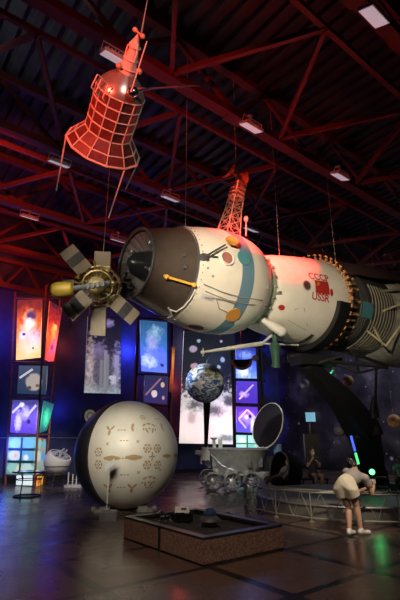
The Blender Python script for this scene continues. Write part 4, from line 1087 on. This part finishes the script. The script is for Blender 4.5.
t = thing('nebula_stand', 'dark frame stand with a blue nebula picture above a planets picture', 'display stand', V((W_(154, 440, 17.4).x, W_(154, 440, 17.4).y, 0)))
for x, x2 in ((137, 133), (169.5, 169)):
    a = W_(x, 316, 17.4); b = V((W_(x2, 440, 17.4).x, W_(x2, 440, 17.4).y, 0)); G().tube([V((b.x, b.y, 0)), V((b.x, b.y, a.z))], .09, 8).build('post', M['black_steel'], t)
for y in (318, 374, 404): G().tube([W_(135, y, 17.4), W_(170, y+2, 17.4)], .05, 6).build('crossbar', M['black_steel'], t)
pn('picture', t, [W_(141.5, 371), W_(167, 373), W_(167, 322), W_(140, 320)], art('art_nebula', [(0, (.10, .16, .75)), (.35, (.06, .14, .65)), (.65, (.03, .12, .32)), (1, (.02, .07, .16))], [(.3, .2, .3, .12, (.5, .6, .95), .8), (.65, .3, .3, .14, (.1, .15, .9), .9), (.4, .55, .22, .2, (.28, .32, .62), .9), (.55, .78, .22, .12, (.2, .35, .5), .8), (.8, .14, .07, .04, (.02, .02, .1), .3)], 6, 1.5, 1.8, .4), lab='blue nebula picture')
pn('picture', t, [W_(144, 402), W_(167, 404), W_(168, 376), W_(144.5, 375)], art('art_planets', [(0, (.04, .03, .16)), (1, (.03, .03, .1))], [(.42, .32, .13, .13, (.85, .7, .72), .15), (.77, .66, .09, .1, (.75, .5, .4), .15), (.82, .2, .06, .07, (.5, .35, .4), .15)], 5, .85, 1, .3, bars=[(.05, .25, .7, .9, (.35, .16, .22))], stars=.5), lab='dim picture of planets')

t = thing('moon_banner', 'tall lunar landscape banner, black sky above and white craters below', 'banner', W_(207, 444, 17.9))
pn('print', t, [W_(179, 443.5, 17.9), W_(234, 444.5, 17.9), W_(234.5, 332, 17.9), W_(184, 330, 17.9)], art('art_moon', [(0, (.75, .68, .64)), (.2, (.9, .85, .82)), (.40, (.5, .46, .46)), (.47, (.05, .05, .07)), (.6, (.012, .014, .022)), (1, (.01, .012, .02))],
   [(.8, .17, .36, .2, (1, .97, .93), .9), (.3, .1, .4, .12, (.95, .85, .8), .9), (.62, .27, .2, .05, (.16, .15, .16), .6), (.9, .36, .12, .05, (.1, .1, .12), .5), (.25, .31, .16, .05, (.14, .12, .13), .7), (.85, .05, .2, .03, (.3, .28, .27), .6), (.2, .20, .08, .06, (.5, .45, .44), .6), (.18, .82, .075, .035, (.42, .32, .45), .3), (.28, .9, .04, .018, (.3, .4, .5), .3), (.22, .66, .08, .03, (.55, .3, .35), .3), (.75, .72, .05, .025, (.3, .4, .6), .3), (.72, .9, .03, .015, (.4, .3, .5), .3), (.68, .65, .04, .018, (.35, .45, .5), .3)], 14, .95, 2.1, .34, stars=.35))
G().tube([W_(183, 330, 17.88), W_(235, 332, 17.88)], .035, 6).build('hanging_rail', M['black_steel'], t); G().tube([W_(179, 444, 17.88), W_(234, 445, 17.88)], .035, 6).build('hanging_rail', M['black_steel'], t); hang(t, 185, 330, 17.87); hang(t, 233, 332, 17.87)

MV = 16.6
t = thing('panel_stand', 'tall dark stand of four violet blue lit panels right of the lunar banner', 'display stand', V((W_(247, 440, MV).x, W_(247, 440, MV).y, 0)))
for x in (234.5, 259.5, 264.5):
    b = W_(x, 440, MV+.05); G().tube([V((b.x, b.y, 0)), V((b.x, b.y, W_(x, 345, MV).z))], .085, 8).build('post', M['black_steel'], t)
for y in (346, 379.5, 404.5, 433): G().tube([W_(234, y, MV+.04), W_(265, y+1.2, MV+.04)], .055, 6).build('crossbar', M['black_steel'], t)
Q_ = lambda x, y: W_(x, y, MV)
pn('picture', t, [Q_(236, 378), Q_(257.5, 378.6), Q_(257.5, 348), Q_(236, 347)], art('art_blue_top', [(0, (.2, .35, .75)), (.4, (.06, .12, .85)), (1, (.02, .03, .25))], [(.35, .2, .3, .2, (.75, .85, 1), .7), (.4, .75, .35, .14, (.2, .3, .9), .7), (.3, .45, .2, .1, (.3, .7, 1), .7)], 7, 1.25, 1.3, .35), lab='bright blue top panel')
pn('picture', t, [Q_(236.5, 402.5), Q_(257.5, 403.5), Q_(257.5, 381.5), Q_(236.5, 381)], art('art_violet_station', [(0, (.06, .03, .5)), (1, (.10, .05, .6))], [(.35, .38, .2, .12, (.7, .55, 1), .7)], 4, 1.1, 1, .25, bars=[(.12, .15, .75, .8, (.85, .65, 1)), (.2, .2, .8, .85, (.6, .4, .85))]), lab='violet panel with a slanting station')
pn('picture', t, [Q_(236.5, 432), Q_(257.5, 432.8), Q_(257.5, 407), Q_(236.5, 406.5)], art('art_violet_satellite', [(0, (.12, .10, .65)), (.5, (.13, .05, .8)), (1, (.08, .04, .5))], [(.5, .55, .36, .26, (.4, .25, 1), .6), (.48, .6, .1, .1, (1, .9, 1), .5), (.75, .3, .1, .3, (.85, .8, 1), .6), (.62, .62, .08, .08, (.03, .02, .15), .3)], 4, 1.3, 1, .2, bars=[(.1, .5, .5, .88, (.75, .6, 1)), (.1, .5, .45, .15, (.6, .45, 1)), (.5, .88, .9, .55, (.65, .5, 1))]), lab='violet panel with a satellite')
pn('picture', t, [Q_(236.5, 452), Q_(257.5, 452.5), Q_(257.5, 435.5), Q_(236.5, 435)], art('art_mint_grid', [(0, (.4, .8, .7)), (1, (.45, .85, .8))], [(.25, .7, .2, .2, (.85, 1, .9), .4), (.7, .3, .25, .2, (.2, .6, .5), .4)], 5, 1.1, 1, .3, bars=[(0, .5, 1, .5, (.03, .1, .1)), (.5, 0, .5, 1, (.03, .1, .1))]), lab='mint green grid panel')
t = thing('flame_panel', 'narrow red lit panel between the nebula stand and the lunar banner', 'picture panel', W_(171, 392, 17.2))
pn('print', t, [W_(169.8, 392, 17.2), W_(172.6, 392, 17.2), W_(175, 346, 17.2), W_(172, 346, 17.2)], art('art_flame', [(0, (.05, .01, .01)), (.4, (.8, .12, .03)), (.7, (.9, .3, .06)), (1, (.06, .01, .01))], [], 6, .9, 4, .4)); hang(t, 173.5, 346, 17.22)
G(ZF(W_(171, 369, 17.22), (0, 0, 1))).box((0, 0, 0), (.05, .05, 1.8)).build('backing', M['black_steel'], t, 0)

# small things along the foot of the wall
c = W_(90, 416, 18.25); f_ = ZF(c, V((ST, -CT, 0)))
t = thing('round_dial', 'round cream dial with a black ring on the blue wall, behind the big sphere', 'dial', c)
G(f_).lathe([(0, -.1), (.36, -.1), (.38, .0), (.36, .04), (.29, .04), (.28, .02)], 36).build('ring', M['black_steel'], t)
df = G(f_).lathe([(.285, .0), (.2, .02), (0, .025)], 32).build('face', mat('dial_cream', (.7, .68, .5), .4), t); G(f_).torus((0, 0, .025), .14, .02, 24, 6).build('inner_ring', M['olive'], df)

cc = D(57.5, 461, 14.9); t = thing('cut_capsule', 'small white cut open capsule on a spindly stand by the blue wall', 'space capsule', V((cc.x, cc.y, 0)))
r0 = .455; cm = ZF(cc, (.42, -.22, .88)); N_ = [(r0*math.sin(R(a)), -r0*math.cos(R(a))) for a in range(0, 126, 6)]
G(cm).lathe(N_+[((r0-.03)*math.sin(R(a)), -(r0-.03)*math.cos(R(a))) for a in range(124, -1, -8)], 44).build('shell', mat('capsule_white', (.78, .76, .70), .4, var=.04), t)
G(Matrix.Translation(cc)).torus((0, 0, -.16), .428, .014, 44, 6).build('seam_band', M['dark_grey'], t)
g = G(cm); random.seed(5)
for i in range(16):
    a = random.random()*6.28; r = random.random()*.26; p = V((r*math.cos(a), r*math.sin(a), .22+random.random()*.1)); (g.box(p, [random.uniform(.05, .12) for _ in range(3)]) if i % 2 else g.tube([p-V((0, 0, .1)), p+V((.03, 0, .1))], .03, 8))
g.lathe([(.36, .17), (.2, .16), (0, .16)], 24); g.build('inner_equipment', M['lamp_grey'], t)
for k in range(3):
    a = R(30+120*k); G().tube([cc+V((.2*math.cos(a), .2*math.sin(a), -.41)), V((cc.x+.3*math.cos(a), cc.y+.3*math.sin(a), 0))], .014, 6).build('leg', M['dark_grey'], t)
G(Matrix.Translation((cc.x, cc.y, cc.z-.42))).torus((0, 0, 0), .22, .014, 28, 6).build('ring_support', M['dark_grey'], t)

b = V((AT(74, 486, 16.0).x, 16.0, 0)); t = thing('white_rack', 'small white rack of upright rods right of the cut open capsule', 'rack', b)
for i in range(4): G().tube([b+V((-.21+.14*i, .04*(i % 2), .05)), b+V((-.22+.14*i, .04*(i % 2), .48-.06*(i % 2)))], .022, 6).build('rod', M['white_paint'], t)
G().box(b+V((0, .02, .04)), (.6, .3, .08)).build('base', M['lamp_grey'], t, 0)

b = GZ(27, 496.5); t = thing('glass_table', 'round glass table with a ring base before the picture tower', 'table', b)
gm = bpy.data.materials.new('table_glass'); gm.use_nodes = True; q = gm.node_tree.nodes['Principled BSDF']; q.inputs['Base Color'].default_value = (.75, .85, .85, 1); q.inputs['Transmission Weight'].default_value = .85; q.inputs['Roughness'].default_value = .08
T0 = Matrix.Translation(b)
G(T0).lathe([(0, .66), (.46, .66), (.47, .67), (.46, .685), (0, .685)], 48).build('tabletop', gm, t)
G(T0).torus((0, 0, .66), .46, .02, 48, 6).build('top_ring', M['dark_grey'], t); G(T0).torus((0, 0, .46), .36, .014, 44, 6).build('lower_ring', M['dark_grey'], t); G(T0).torus((0, 0, .02), .37, .02, 48, 6).build('base_ring', M['black_steel'], t)
for k in range(3): a = R(20+120*k); c, s = math.cos(a), math.sin(a); G(T0).tube([(.37*c, .37*s, .02), (.33*c, .33*s, .46), (.44*c, .44*s, .66)], .014, 6).build('leg', M['dark_grey'], t)

# ------------------------------------------------------------------ people
M['skin'] = mat('skin', (.52, .30, .20), .5, var=.06); M['hair'] = mat('hair_dark', (.03, .022, .018), .5); M['eye'] = mat('eye_dark', (.02, .015, .012), .2)
M['lip'] = mat('lip', (.38, .15, .12), .5)


def hand(g, w, d, nrm, s=1.0, curl=.9, thumb=1):
    """palm and five bent fingers from the wrist w along d; nrm is the side the fingers close towards"""
    d = V(d).normalized(); nrm = V(nrm); nrm = (nrm-d*nrm.dot(d)).normalized(); sd = d.cross(nrm)
    k = w+d*.085*s
    for i in (-1, 0, 1): g.cap(w, k+sd*i*.024*s, .024*s, .017*s, 10)
    for i, L in ((-1.5, .062), (-.5, .078), (.5, .083), (1.5, .072)):
        p = k+sd*i*.019*s-d*.008*s; a = d; L *= s
        for j, f in enumerate((.42, .32, .26)):
            a = (a+nrm*curl*.55).normalized(); q = p+a*L*f; g.cap(p, q, .0095*s, .0085*s, 8); p = q
    p = w+d*.03*s+sd*thumb*.026*s; a = (d*.6+sd*thumb*.7+nrm*.4).normalized(); q = p+a*.042*s; g.cap(p, q, .013*s, .011*s, 8); g.cap(q, q+(a+d*.5+nrm*.4).normalized()*.03*s, .011*s, .009*s, 8)


def head(g, c, up, face, s=1.0):
    up = V(up).normalized(); fc = V(face); fc = (fc-up*fc.dot(up)).normalized(); sd = up.cross(fc)
    Hm = Matrix((sd, fc, up)).transposed().to_4x4(); Hm.translation = c; Hm = Hm @ Matrix.Scale(s, 4)
    g.ball((0, -.012, .025), (.074, .092, .09), 24, 14, Hm); g.ball((0, .02, -.045), (.056, .066, .072), 20, 12, Hm); g.ball((0, .056, -.095), (.026, .024, .022), 12, 8, Hm)
    g.add(*_cap((0, .082, .012), (0, .1, -.026), .009, .014), M=Hm); g.ball((0, .084, -.066), (.024, .012, .01), 12, 8, Hm)
    for i in (-1, 1): g.ball((i*.076, -.01, -.01), (.01, .02, .032), 10, 8, Hm); g.ball((i*.034, .07, .028), (.024, .014, .009), 10, 8, Hm)
    return Hm


def _cap(a, b, r0, r1):
    q = G(); q.cap(a, b, r0, r1, 10); return q.v, q.f


def face_bits(body, Hm, mask=None):
    for i in (-1, 1): G(Hm).ball((i*.031, .083, .008), (.013, .008, .008), 10, 8).build('eye', M['eye'], body)
    if mask: G(Hm).ball((0, .05, -.055), (.058, .062, .055), 18, 12).build('face_mask', mask, body)
    else: G(Hm).ball((0, .091, -.066), (.02, .007, .006), 12, 8).build('lips', M['lip'], body)


def body(name, label, J, s=1.0, vox=.011, hands=True, root=None, hx=.9, toes=None):
    g = G(); c = lambda a, b, r0, r1: g.cap(J[a], J[b], r0*s, r1*s, 16)
    mid = J['pelvis'].lerp(J['chest'], .5)
    g.cap(J['hipL'].lerp(J['pelvis'], .2), J['hipR'].lerp(J['pelvis'], .2), .1*s, .1*s, 16); g.cap(J['pelvis'], mid, .115*s, .105*s, 18); g.cap(mid, J['chest'], .105*s, .125*s, 18)
    g.cap(J['shL'], J['shR'], .06*s, .06*s, 14); g.cap(J['chest'], J['neck'], .1*s, .05*s, 14); g.cap(J['neck'], J['head'], .05*s, .048*s, 14)
    Hm = head(g, J['head'], J['up'], J['face'], s)
    for q in 'LR':
        c('hip'+q, 'kn'+q, .088, .054); m = J['kn'+q].lerp(J['an'+q], .32); g.cap(J['kn'+q], m, .053*s, .056*s, 14); g.cap(m, J['an'+q], .056*s, .034*s, 14)
        g.cap(J['an'+q]-V((0, 0, .02*s)), J['toe'+q], .036*s, .028*s, 12)
        c('sh'+q, 'el'+q, .048, .037); c('el'+q, 'wr'+q, .038, .026)
        hand(g, J['wr'+q], J['hd'+q], J['hn'+q], s*hx, .9, 1 if q == 'L' else -1)
    o = g.build(name, M['skin']); remesh(o, vox*s); MW[o.name] = Matrix.Translation(o.location)
    tag(o, label, 'person'); return o, Hm


def garment(par, name, mt, caps, vox=.014, lab=None):
    g = G()
    for a, b, r0, r1 in caps: g.cap(a, b, r0, r1, 16)
    o = g.build(name, mt, par, label=lab); remesh(o, vox, 3); return o


def flat_cap(g, a, b, r0, r1, n=20):
    g.tube([a, b], [r0, r1], n)


def shoes(par, J, mt, s=1.0):
    for q in 'LR':
        g = G(); a, t = J['an'+q], J['toe'+q]; d = (t-a); d.z = 0; d.normalize(); h = a-V((0, 0, .03*s)); z0 = min(a.z, t.z)
        g.cap(h-d*.03*s, t-d*.0*s, .042*s, .034*s, 14); g.cap(a, a-V((0, 0, .03*s)), .046*s, .044*s, 14); o = g.build('shoe', mt, par); remesh(o, .012*s)
        g = G(); g.tube([h-d*.055*s-V((0, 0, .036*s)), h.lerp(t, .6)-V((0, 0, .034*s)), t+d*.025*s-V((0, 0, .03*s))], .022*s, 8)


# the bending woman
w0 = GZ(350, 536); w1 = GZ(363.5, 535.5); fw = V((.66, .75, 0))
J = dict(pelvis=D(345, 484, 7.62), chest=D(354.5, 476, 7.95), neck=D(355, 471, 8.1), head=D(353, 466, 8.26), up=V((-.25, .75, .5)), face=V((.35, .5, -.75)),
         shL=D(346.5, 472, 8.08), shR=D(365, 478, 7.86), hipL=D(340.5, 489, 7.64), hipR=D(350.5, 489, 7.54))
J['anL'] = w0+V((0, 0, .085)); J['anR'] = w1+V((-.03, 0, .085)); J['toeL'] = w0+fw*.17+V((0, 0, .035)); J['toeR'] = w1+V((.86, .5, 0))*.18+V((-.02, 0, .035))
J['knL'] = D(348.5, 507, 7.55); J['knR'] = D(356.5, 506, 7.5)
J['elR'] = D(371.5, 494, 7.85); J['wrR'] = D(374, 486.5, 8.0); J['hdR'] = V((.05, .25, .95)); J['hnR'] = V((-.6, .6, 0))
J['elL'] = D(358, 492, 8.3); J['wrL'] = D(369, 487, 8.25); J['hdL'] = V((.7, -.2, .6)); J['hnL'] = V((.5, .3, .3))
wo, Hm = body('person', 'woman in white shorts and grey top bending forward with a phone', J, 1.0, .009)
M['shorts'] = mat('shorts_white', (.66, .58, .46), .7, var=.05); M['top_grey'] = mat('top_grey', (.36, .32, .30), .75, var=.08); M['white_shoe'] = mat('white_shoe', (.72, .68, .64), .5)
P = J['pelvis']; mid = P.lerp(J['chest'], .42)
ut = (J['chest']-P).normalized(); g = G()
for q in 'LR':
    k_ = J['hip'+q].lerp(J['kn'+q], .44)+(J['hip'+q]-P)*.1; q0 = J['hip'+q]; lf = (k_-q0).normalized(); hp_ = []
    F1, F2 = ZF(P+ut*.14, ut), ZF(q0.lerp(k_, 1.0), lf)
    for k in range(20):
        c_, s_ = math.cos(2*PI*k/20), math.sin(2*PI*k/20); hp_ += [F1 @ V((.145*c_, .145*s_, 0)), F2 @ V((.118*c_, .118*s_, 0)), q0+V((.135*c_, .135*s_, 0)), q0+V((.13*c_, 0, .13*s_)), P+V((.15*c_, 0, .15*s_))]
    for k in range(40):
        z_ = 1-2*(k+.5)/40; a_ = k*2.4; r_ = math.sqrt(1-z_*z_); hp_ += [P+V((r_*math.cos(a_), r_*math.sin(a_), z_))*.145, P+ut*.06+V((r_*math.cos(a_), r_*math.sin(a_), z_))*.14]
    bm_ = bmesh.new()
    for p_ in hp_: bm_.verts.new(p_)
    r_ = bmesh.ops.convex_hull(bm_, input=bm_.verts[:]); bmesh.ops.delete(bm_, geom=[v for v in bm_.verts if not v.link_faces], context='VERTS')
    bm_.verts.index_update(); g.add([v.co.copy() for v in bm_.verts], [tuple(v.index for v in f.verts) for f in bm_.faces]); bm_.free()
o = g.build('shorts', M['shorts'], wo, label='white shorts'); remesh(o, .012, 10)
g = G(); g.tube([P+ut*.125, P+ut*.155], [.142, .139], 24); g.build('belt', mat('belt_brown', (.25, .08, .05), .5), wo)
g = G(); g.tube([P+ut*.15, mid, J['chest'], J['chest'].lerp(J['neck'], .6)], [.137, .136, .15, .08], 20); g.cap(J['shL'], J['shR'], .075, .075, 16)
for q in 'LR': flat_cap(g, J['sh'+q], J['sh'+q].lerp(J['el'+q], .5), .072, .066)
g.cap(J['chest'], J['chest']+V((.05, .08, -.12)), .1, .07, 14)
o = g.build('top', M['top_grey'], wo, label='grey short sleeved top'); remesh(o, .012, 3)
g = G(Hm); g.ball((0, -.022, .035), (.086, .094, .092), 22, 14); g.ball((0, -.06, -.02), (.07, .05, .07), 16, 10); o = g.build('hair', M['hair'], wo)
g = G(Hm); g.tube([(0, -.1, .04), (.03, -.15, .06), (.06, -.17, -.02), (.08, -.16, -.09)], [.022, .034, .03, .012], 10); g.build('ponytail', M['hair'], wo); G(Hm).torus((0, -.108, .045), .026, .011, 16, 6, M=Matrix.Identity(4)).build('hair_tie', M['white_paint'], wo)
face_bits(wo, Hm); shoes(wo, J, M['white_shoe'])
hc = J['wrR']+J['hdR']*.09+V((-.01, .02, 0)); t = thing('phone', 'small phone held up by the bending woman', 'phone', hc)
f_ = ZF(hc, (.35, -.9, .1)); g = G(f_); g.box((0, 0, 0), (.15, .075, .009)); g.build('case', mat('phone_grey', (.5, .5, .52), .3), t, 0); G(f_).box((0, 0, -.006), (.14, .066, .004)).build('screen', M['eye'], t, 0)


def seated(B, s, face, head_tilt=0.0, hands_up=True, name='person', label='', rz=0.0, kneez=.47, drop=.0):
    T = B @ Matrix.Scale(s, 4); q = lambda x, y, z: T @ V((x, y, z)); r = lambda x, y, z: (B.to_3x3() @ V((x, y, z)))
    J = dict(pelvis=q(0, .0, .53), chest=q(0, .01, .9), neck=q(0, 0, 1.06), head=q(0, -.03, 1.2), up=r(0, -head_tilt, 1), face=r(*face), shL=q(.17, .01, 1.0), shR=q(-.17, .01, 1.0),
             hipL=q(.09, 0, .5), hipR=q(-.09, 0, .5), knL=q(.11, -.42, kneez), knR=q(-.11, -.42, kneez), anL=q(.1, -.40, .09), anR=q(-.1, -.40, .09), toeL=q(.11, -.55, .035), toeR=q(-.11, -.55, .035))
    if hands_up: J.update(elL=q(.2, -.08, .74), wrL=q(.07, -.26, .86), hdL=r(-.5, -.3, .7), hnL=r(-.6, .2, 0), elR=q(-.22, -.08, .74), wrR=q(-.13, -.24, .94), hdR=r(.3, -.3, .8), hnR=r(.6, .2, 0))
    else: J.update(elL=q(.22, -.06, .74), wrL=q(.14, -.28, .62), hdL=r(-.2, -.9, -.1), hnL=r(0, 0, -1), elR=q(-.22, -.06, .74), wrR=q(-.14, -.28, .62), hdR=r(.2, -.9, -.1), hnR=r(0, 0, -1))
    o, Hm = body(name, label, J, s, .013); return o, Hm, J, q


def dress(o, Hm, J, s, top, bottom, thigh=.85, shoe='black', hairlen=.07):
    P = J['pelvis']; g = G(); g.tube([P.lerp(J['chest'], .1), P.lerp(J['chest'], .5), J['chest'], J['chest'].lerp(J['neck'], .6)], [.14*s, .13*s, .15*s, .08*s], 18); g.cap(J['shL'], J['shR'], .075*s, .075*s, 14)
    for k in 'LR': flat_cap(g, J['sh'+k], J['sh'+k].lerp(J['el'+k], .6), .068*s, .06*s, 14)
    a = g.build('shirt', top, o); remesh(a, .016*s, 2)
    g = G(); g.cap(J['hipL'], J['hipR'], .125*s, .125*s, 16); g.tube([P.lerp(J['chest'], -.1), P.lerp(J['chest'], .2)], [.14*s, .135*s], 18)
    for k in 'LR':
        flat_cap(g, J['hip'+k], J['hip'+k].lerp(J['kn'+k], min(thigh, 1)), .11*s, .085*s, 14)
        if thigh > 1: g.cap(J['kn'+k], J['kn'+k].lerp(J['an'+k], thigh-1), .08*s, .06*s, 14)
    a = g.build('trousers' if thigh > 1 else 'shorts', bottom, o); remesh(a, .016*s, 2)
    g = G(Hm); g.ball((0, -.024, .042), (.084, .09, .086), 20, 12); g.ball((0, -.05, -.02), (.074, .05, hairlen), 16, 10); g.build('hair', M['hair'], o)
    shoes(o, J, mat('shoe_'+shoe, (.6, .58, .55) if shoe == 'pale' else (.03, .03, .03), .5), s)


# seated visitor in the middle
B = Matrix.Translation(V((AT(312.5, 440, 14.9).x, 15.1, 0))) @ Matrix.Rotation(R(8), 4, 'Z')
be = thing('bench', 'small black bench under the seated masked visitor', 'bench', B)
G(B).box((0, .08, .335), (.9, .42, .05)).build('seat', M['black_steel'], be, 0)
for i in (-1, 1):
    for j in (-1, 1): G(B).box((i*.4, .08+j*.16, .155), (.05, .05, .31)).build('leg', M['black_steel'], be, 0)
o, Hm, J, q = seated(B, .98, (0.1, -1, -.1), .08, True, 'person', 'masked visitor in dark top seated facing the viewer, beyond the lattice barrier')
dress(o, Hm, J, .98, mat('dark_top', (.03, .03, .035), .8), mat('dark_shorts', (.05, .05, .055), .8), .55, 'pale'); face_bits(o, Hm, mat('mask_pale', (.5, .6, .68), .6))
# child at the right edge
B2 = Matrix.Translation(V((AT(399, 440, 11.3).x+.02, 11.55, PLAT))) @ Matrix.Rotation(R(-28), 4, 'Z')
s2 = .63
bx = thing('step_box', 'low dark step under the child at the right edge of the picture', 'box', B2); 
G(B2).box((0, .05, .10), (.5, .34, .19)).build('body', M['dark_grey'], bx, 0); G(B2).box((0, .05, .203), (.52, .36, .016)).build('lid', M['black_steel'], bx, 0)
o, Hm, J, q = seated(B2, s2, (-.2, -1, -.05), .0, False, 'person', 'child in a patterned pale shirt sitting at the right edge of the picture', kneez=.46)
sh = mat('patterned_shirt', (.42, .42, .48), .7, var=.7, scale=9); dress(o, Hm, J, s2, sh, mat('dark_trousers', (.03, .03, .04), .8), 1.7, 'black'); face_bits(o, Hm)
# reclining visitor in the pod chair
dq = 13.12
J = dict(pelvis=D(280, 480, dq), chest=D(285.5, 470.5, dq+.12), neck=D(287.5, 466, dq+.14), head=D(288, 462, dq+.1), up=V((.2, .05, 1)), face=V((-.85, -.5, -.12)),
         shL=D(285, 468.5, dq-.08), shR=D(287.5, 468, dq+.3), hipL=D(279.5, 481, dq-.1), hipR=D(280.5, 480, dq+.12), knL=D(268, 480.5, dq-.25), knR=D(269, 478, dq+.0), anL=D(263, 489, dq-.35), anR=D(264.5, 487.5, dq-.12),
         toeL=D(258.5, 490, dq-.42), toeR=D(260, 488.5, dq-.2), elL=D(279.5, 475.5, dq-.28), wrL=D(273.5, 477.5, dq-.22), hdL=V((-1, 0, -.2)), hnL=V((0, .3, -1)), elR=D(281, 474, dq+.3), wrR=D(275, 475.5, dq+.1), hdR=V((-1, -.2, -.2)), hnR=V((0, 0, -1)))
o, Hm = body('person', 'visitor in a white t-shirt reclining in the black pod chair', J, .95, .013)
dress(o, Hm, J, .95, mat('white_shirt', (.72, .72, .74), .7, var=.05), mat('grey_shorts', (.10, .11, .10), .8), .75, 'black'); face_bits(o, Hm)

# ------------------------------------------------------------------ light
RED, WARM, BLUE = (1, .09, .045), (1, .83, .62), (.05, .08, 1)
spot('key_light', (-1.2, 1.0, 4.2), (1.75, 9.4, 4.5), 3200, WARM, 37, .75, .15)
spot('probe_fill', (-3.6, 2.0, 4.4), (-1.55, 7.2, 4.35), 330, WARM, 20, .6, .1)  # added spot to brighten the winged probe outside the key cone
spot('red_light_capsule', (1.5, 2.5, 7.6), (1.85, 9.1, 5.55), 21000, (1, .035, .03), 16, 1.0, .1)
spot('nose_fill', (-4.4, 3.2, 5.6), (-1.3, 7.1, 4.75), 420, WARM, 15, .6, .1)  # spot added to bring up the dark nose face
spot('red_light_mast', (-.1, 6.6, 8.6), (.82, 7.96, 6.95), 1300, RED, 18, .8, .08)
spot('red_light_orbital', (1.5, 2.5, 7.6), (.72, 8.2, 5.6), 19000, (1, .035, .03), 15, 1.0, .1)
spot('satellite_fill', (1.0, 1.2, 6.0), (-1.2, 5.5, 6.6), 170, (1, .9, .85), 42, .5, .08)  # weak white spot added to pick out the satellite's rods
spot('red_light_satellite', (-3.0, 1.6, 5.6), (-1.3, 5.5, 6.7), 1150, RED, 44, .5, .08)
spot('white_light_sphere', (-1.7, 4.5, 4.0), (-1.8, 11.0, 1.3), 1500, (1, .91, .76), 25, .5, .9)
spot('rover_fill', (-1.2, 7.6, 3.3), (1.35, 15.2, .9), 900, (1, .97, .9), 17, .5, .1)  # added spot floating in mid-air below the ship, lights the rover
spot('tower_fill', (-3.6, 10.5, 4.6), (-5.2, 15.5, 1.2), 1000, (1, .93, .9), 34, .6, .1)  # spot added to light the tower front and the cut capsule
spot('dim_light_plinth', (-.5, 1.5, 7.6), (.6, 7.2, 0), 1000, (1, .8, .6), 40, .8, .3)
spot('globe_fill', (-3.0, 9.3, 5.2), (.15, 13.0, 3.2), 1900, (.95, .95, 1), 16, .6, .1)  # added spot, lifts the globe out of the dark
spot('dial_fill', (-4.6, 13.0, 4.6), W_(90, 416, 18.25), 260, (1, .95, .85), 8, .5, .1)  # narrow spot added just to brighten the dial face
spot('dim_light_woman', (4.2, 3.8, 6.8), (2.75, 8.5, .85), 1900, (1, .86, .66), 17, .8, .2)
spot('bottom_light_ship', (.6, 6.4, 1.0), (1.6, 9.6, 4.0), 70, (.85, 1, .75), 60, .8, .2)
for i, (u, v, z, e, tu, tv) in enumerate(((.5, 9.0, 7.4, 800, 3.2, 13.7), (6.5, 14.5, 7.6, 550, 2.0, 17), (-1.0, 15, 7.2, 550, 4, 17.5))):
    spot('red_truss_light', UV(u, v, z), UV(tu, tv, 8.9), e, RED, 70, .7, .15)
spot('red_beam_light', UV(1.5, 3.6, 7.6), UV(2.5, 6.6, 9.2), 30, RED, 70, .8, .2)
spot('deck_light', UV(-1.5, 8.5, 8.0), UV(1.0, 8.2, ZC), 260, (.8, .88, 1), 80, .9, .3)
for p, e in ((W_(131, 350, 18.0), 110), (W_(0, 330, 17.5), 70), (W_(2, 445, 17.6), 40), (W_(62, 410, 18.0), 14)): point('blue_wall_light', p, e, BLUE, .3)
for yy in (345, 385, 425): spot('blue_light', W_(268, yy, 17.5), W_(269, yy, 18.4), 55, BLUE, 75, .5, .1)
for p, e in ((W_(178, 385, 18.0), 40), (W_(66, 345, 18.0), 16)): point('red_wall_light', p, e, RED, .35)
area('mural_light', UV(18.8, 7, 8.4), UV(20.6, 7, 3.0), 330, (.85, .88, 1), 10, .4)
point('green_glow', D(372, 471, 10.2), 1.2, (.1, 1, .25), .14)
wd = bpy.data.worlds.new('world'); sc.world = wd; wd.use_nodes = True
wd.node_tree.nodes['Background'].inputs[0].default_value = (.02, .02, .03, 1); wd.node_tree.nodes['Background'].inputs[1].default_value = .25
sc.view_settings.view_transform = 'Standard'; sc.view_settings.look = 'None'; sc.view_settings.gamma = 1; sc.view_settings.exposure = 0
sc.view_settings.use_curve_mapping = False
sc.cycles.use_denoising = True
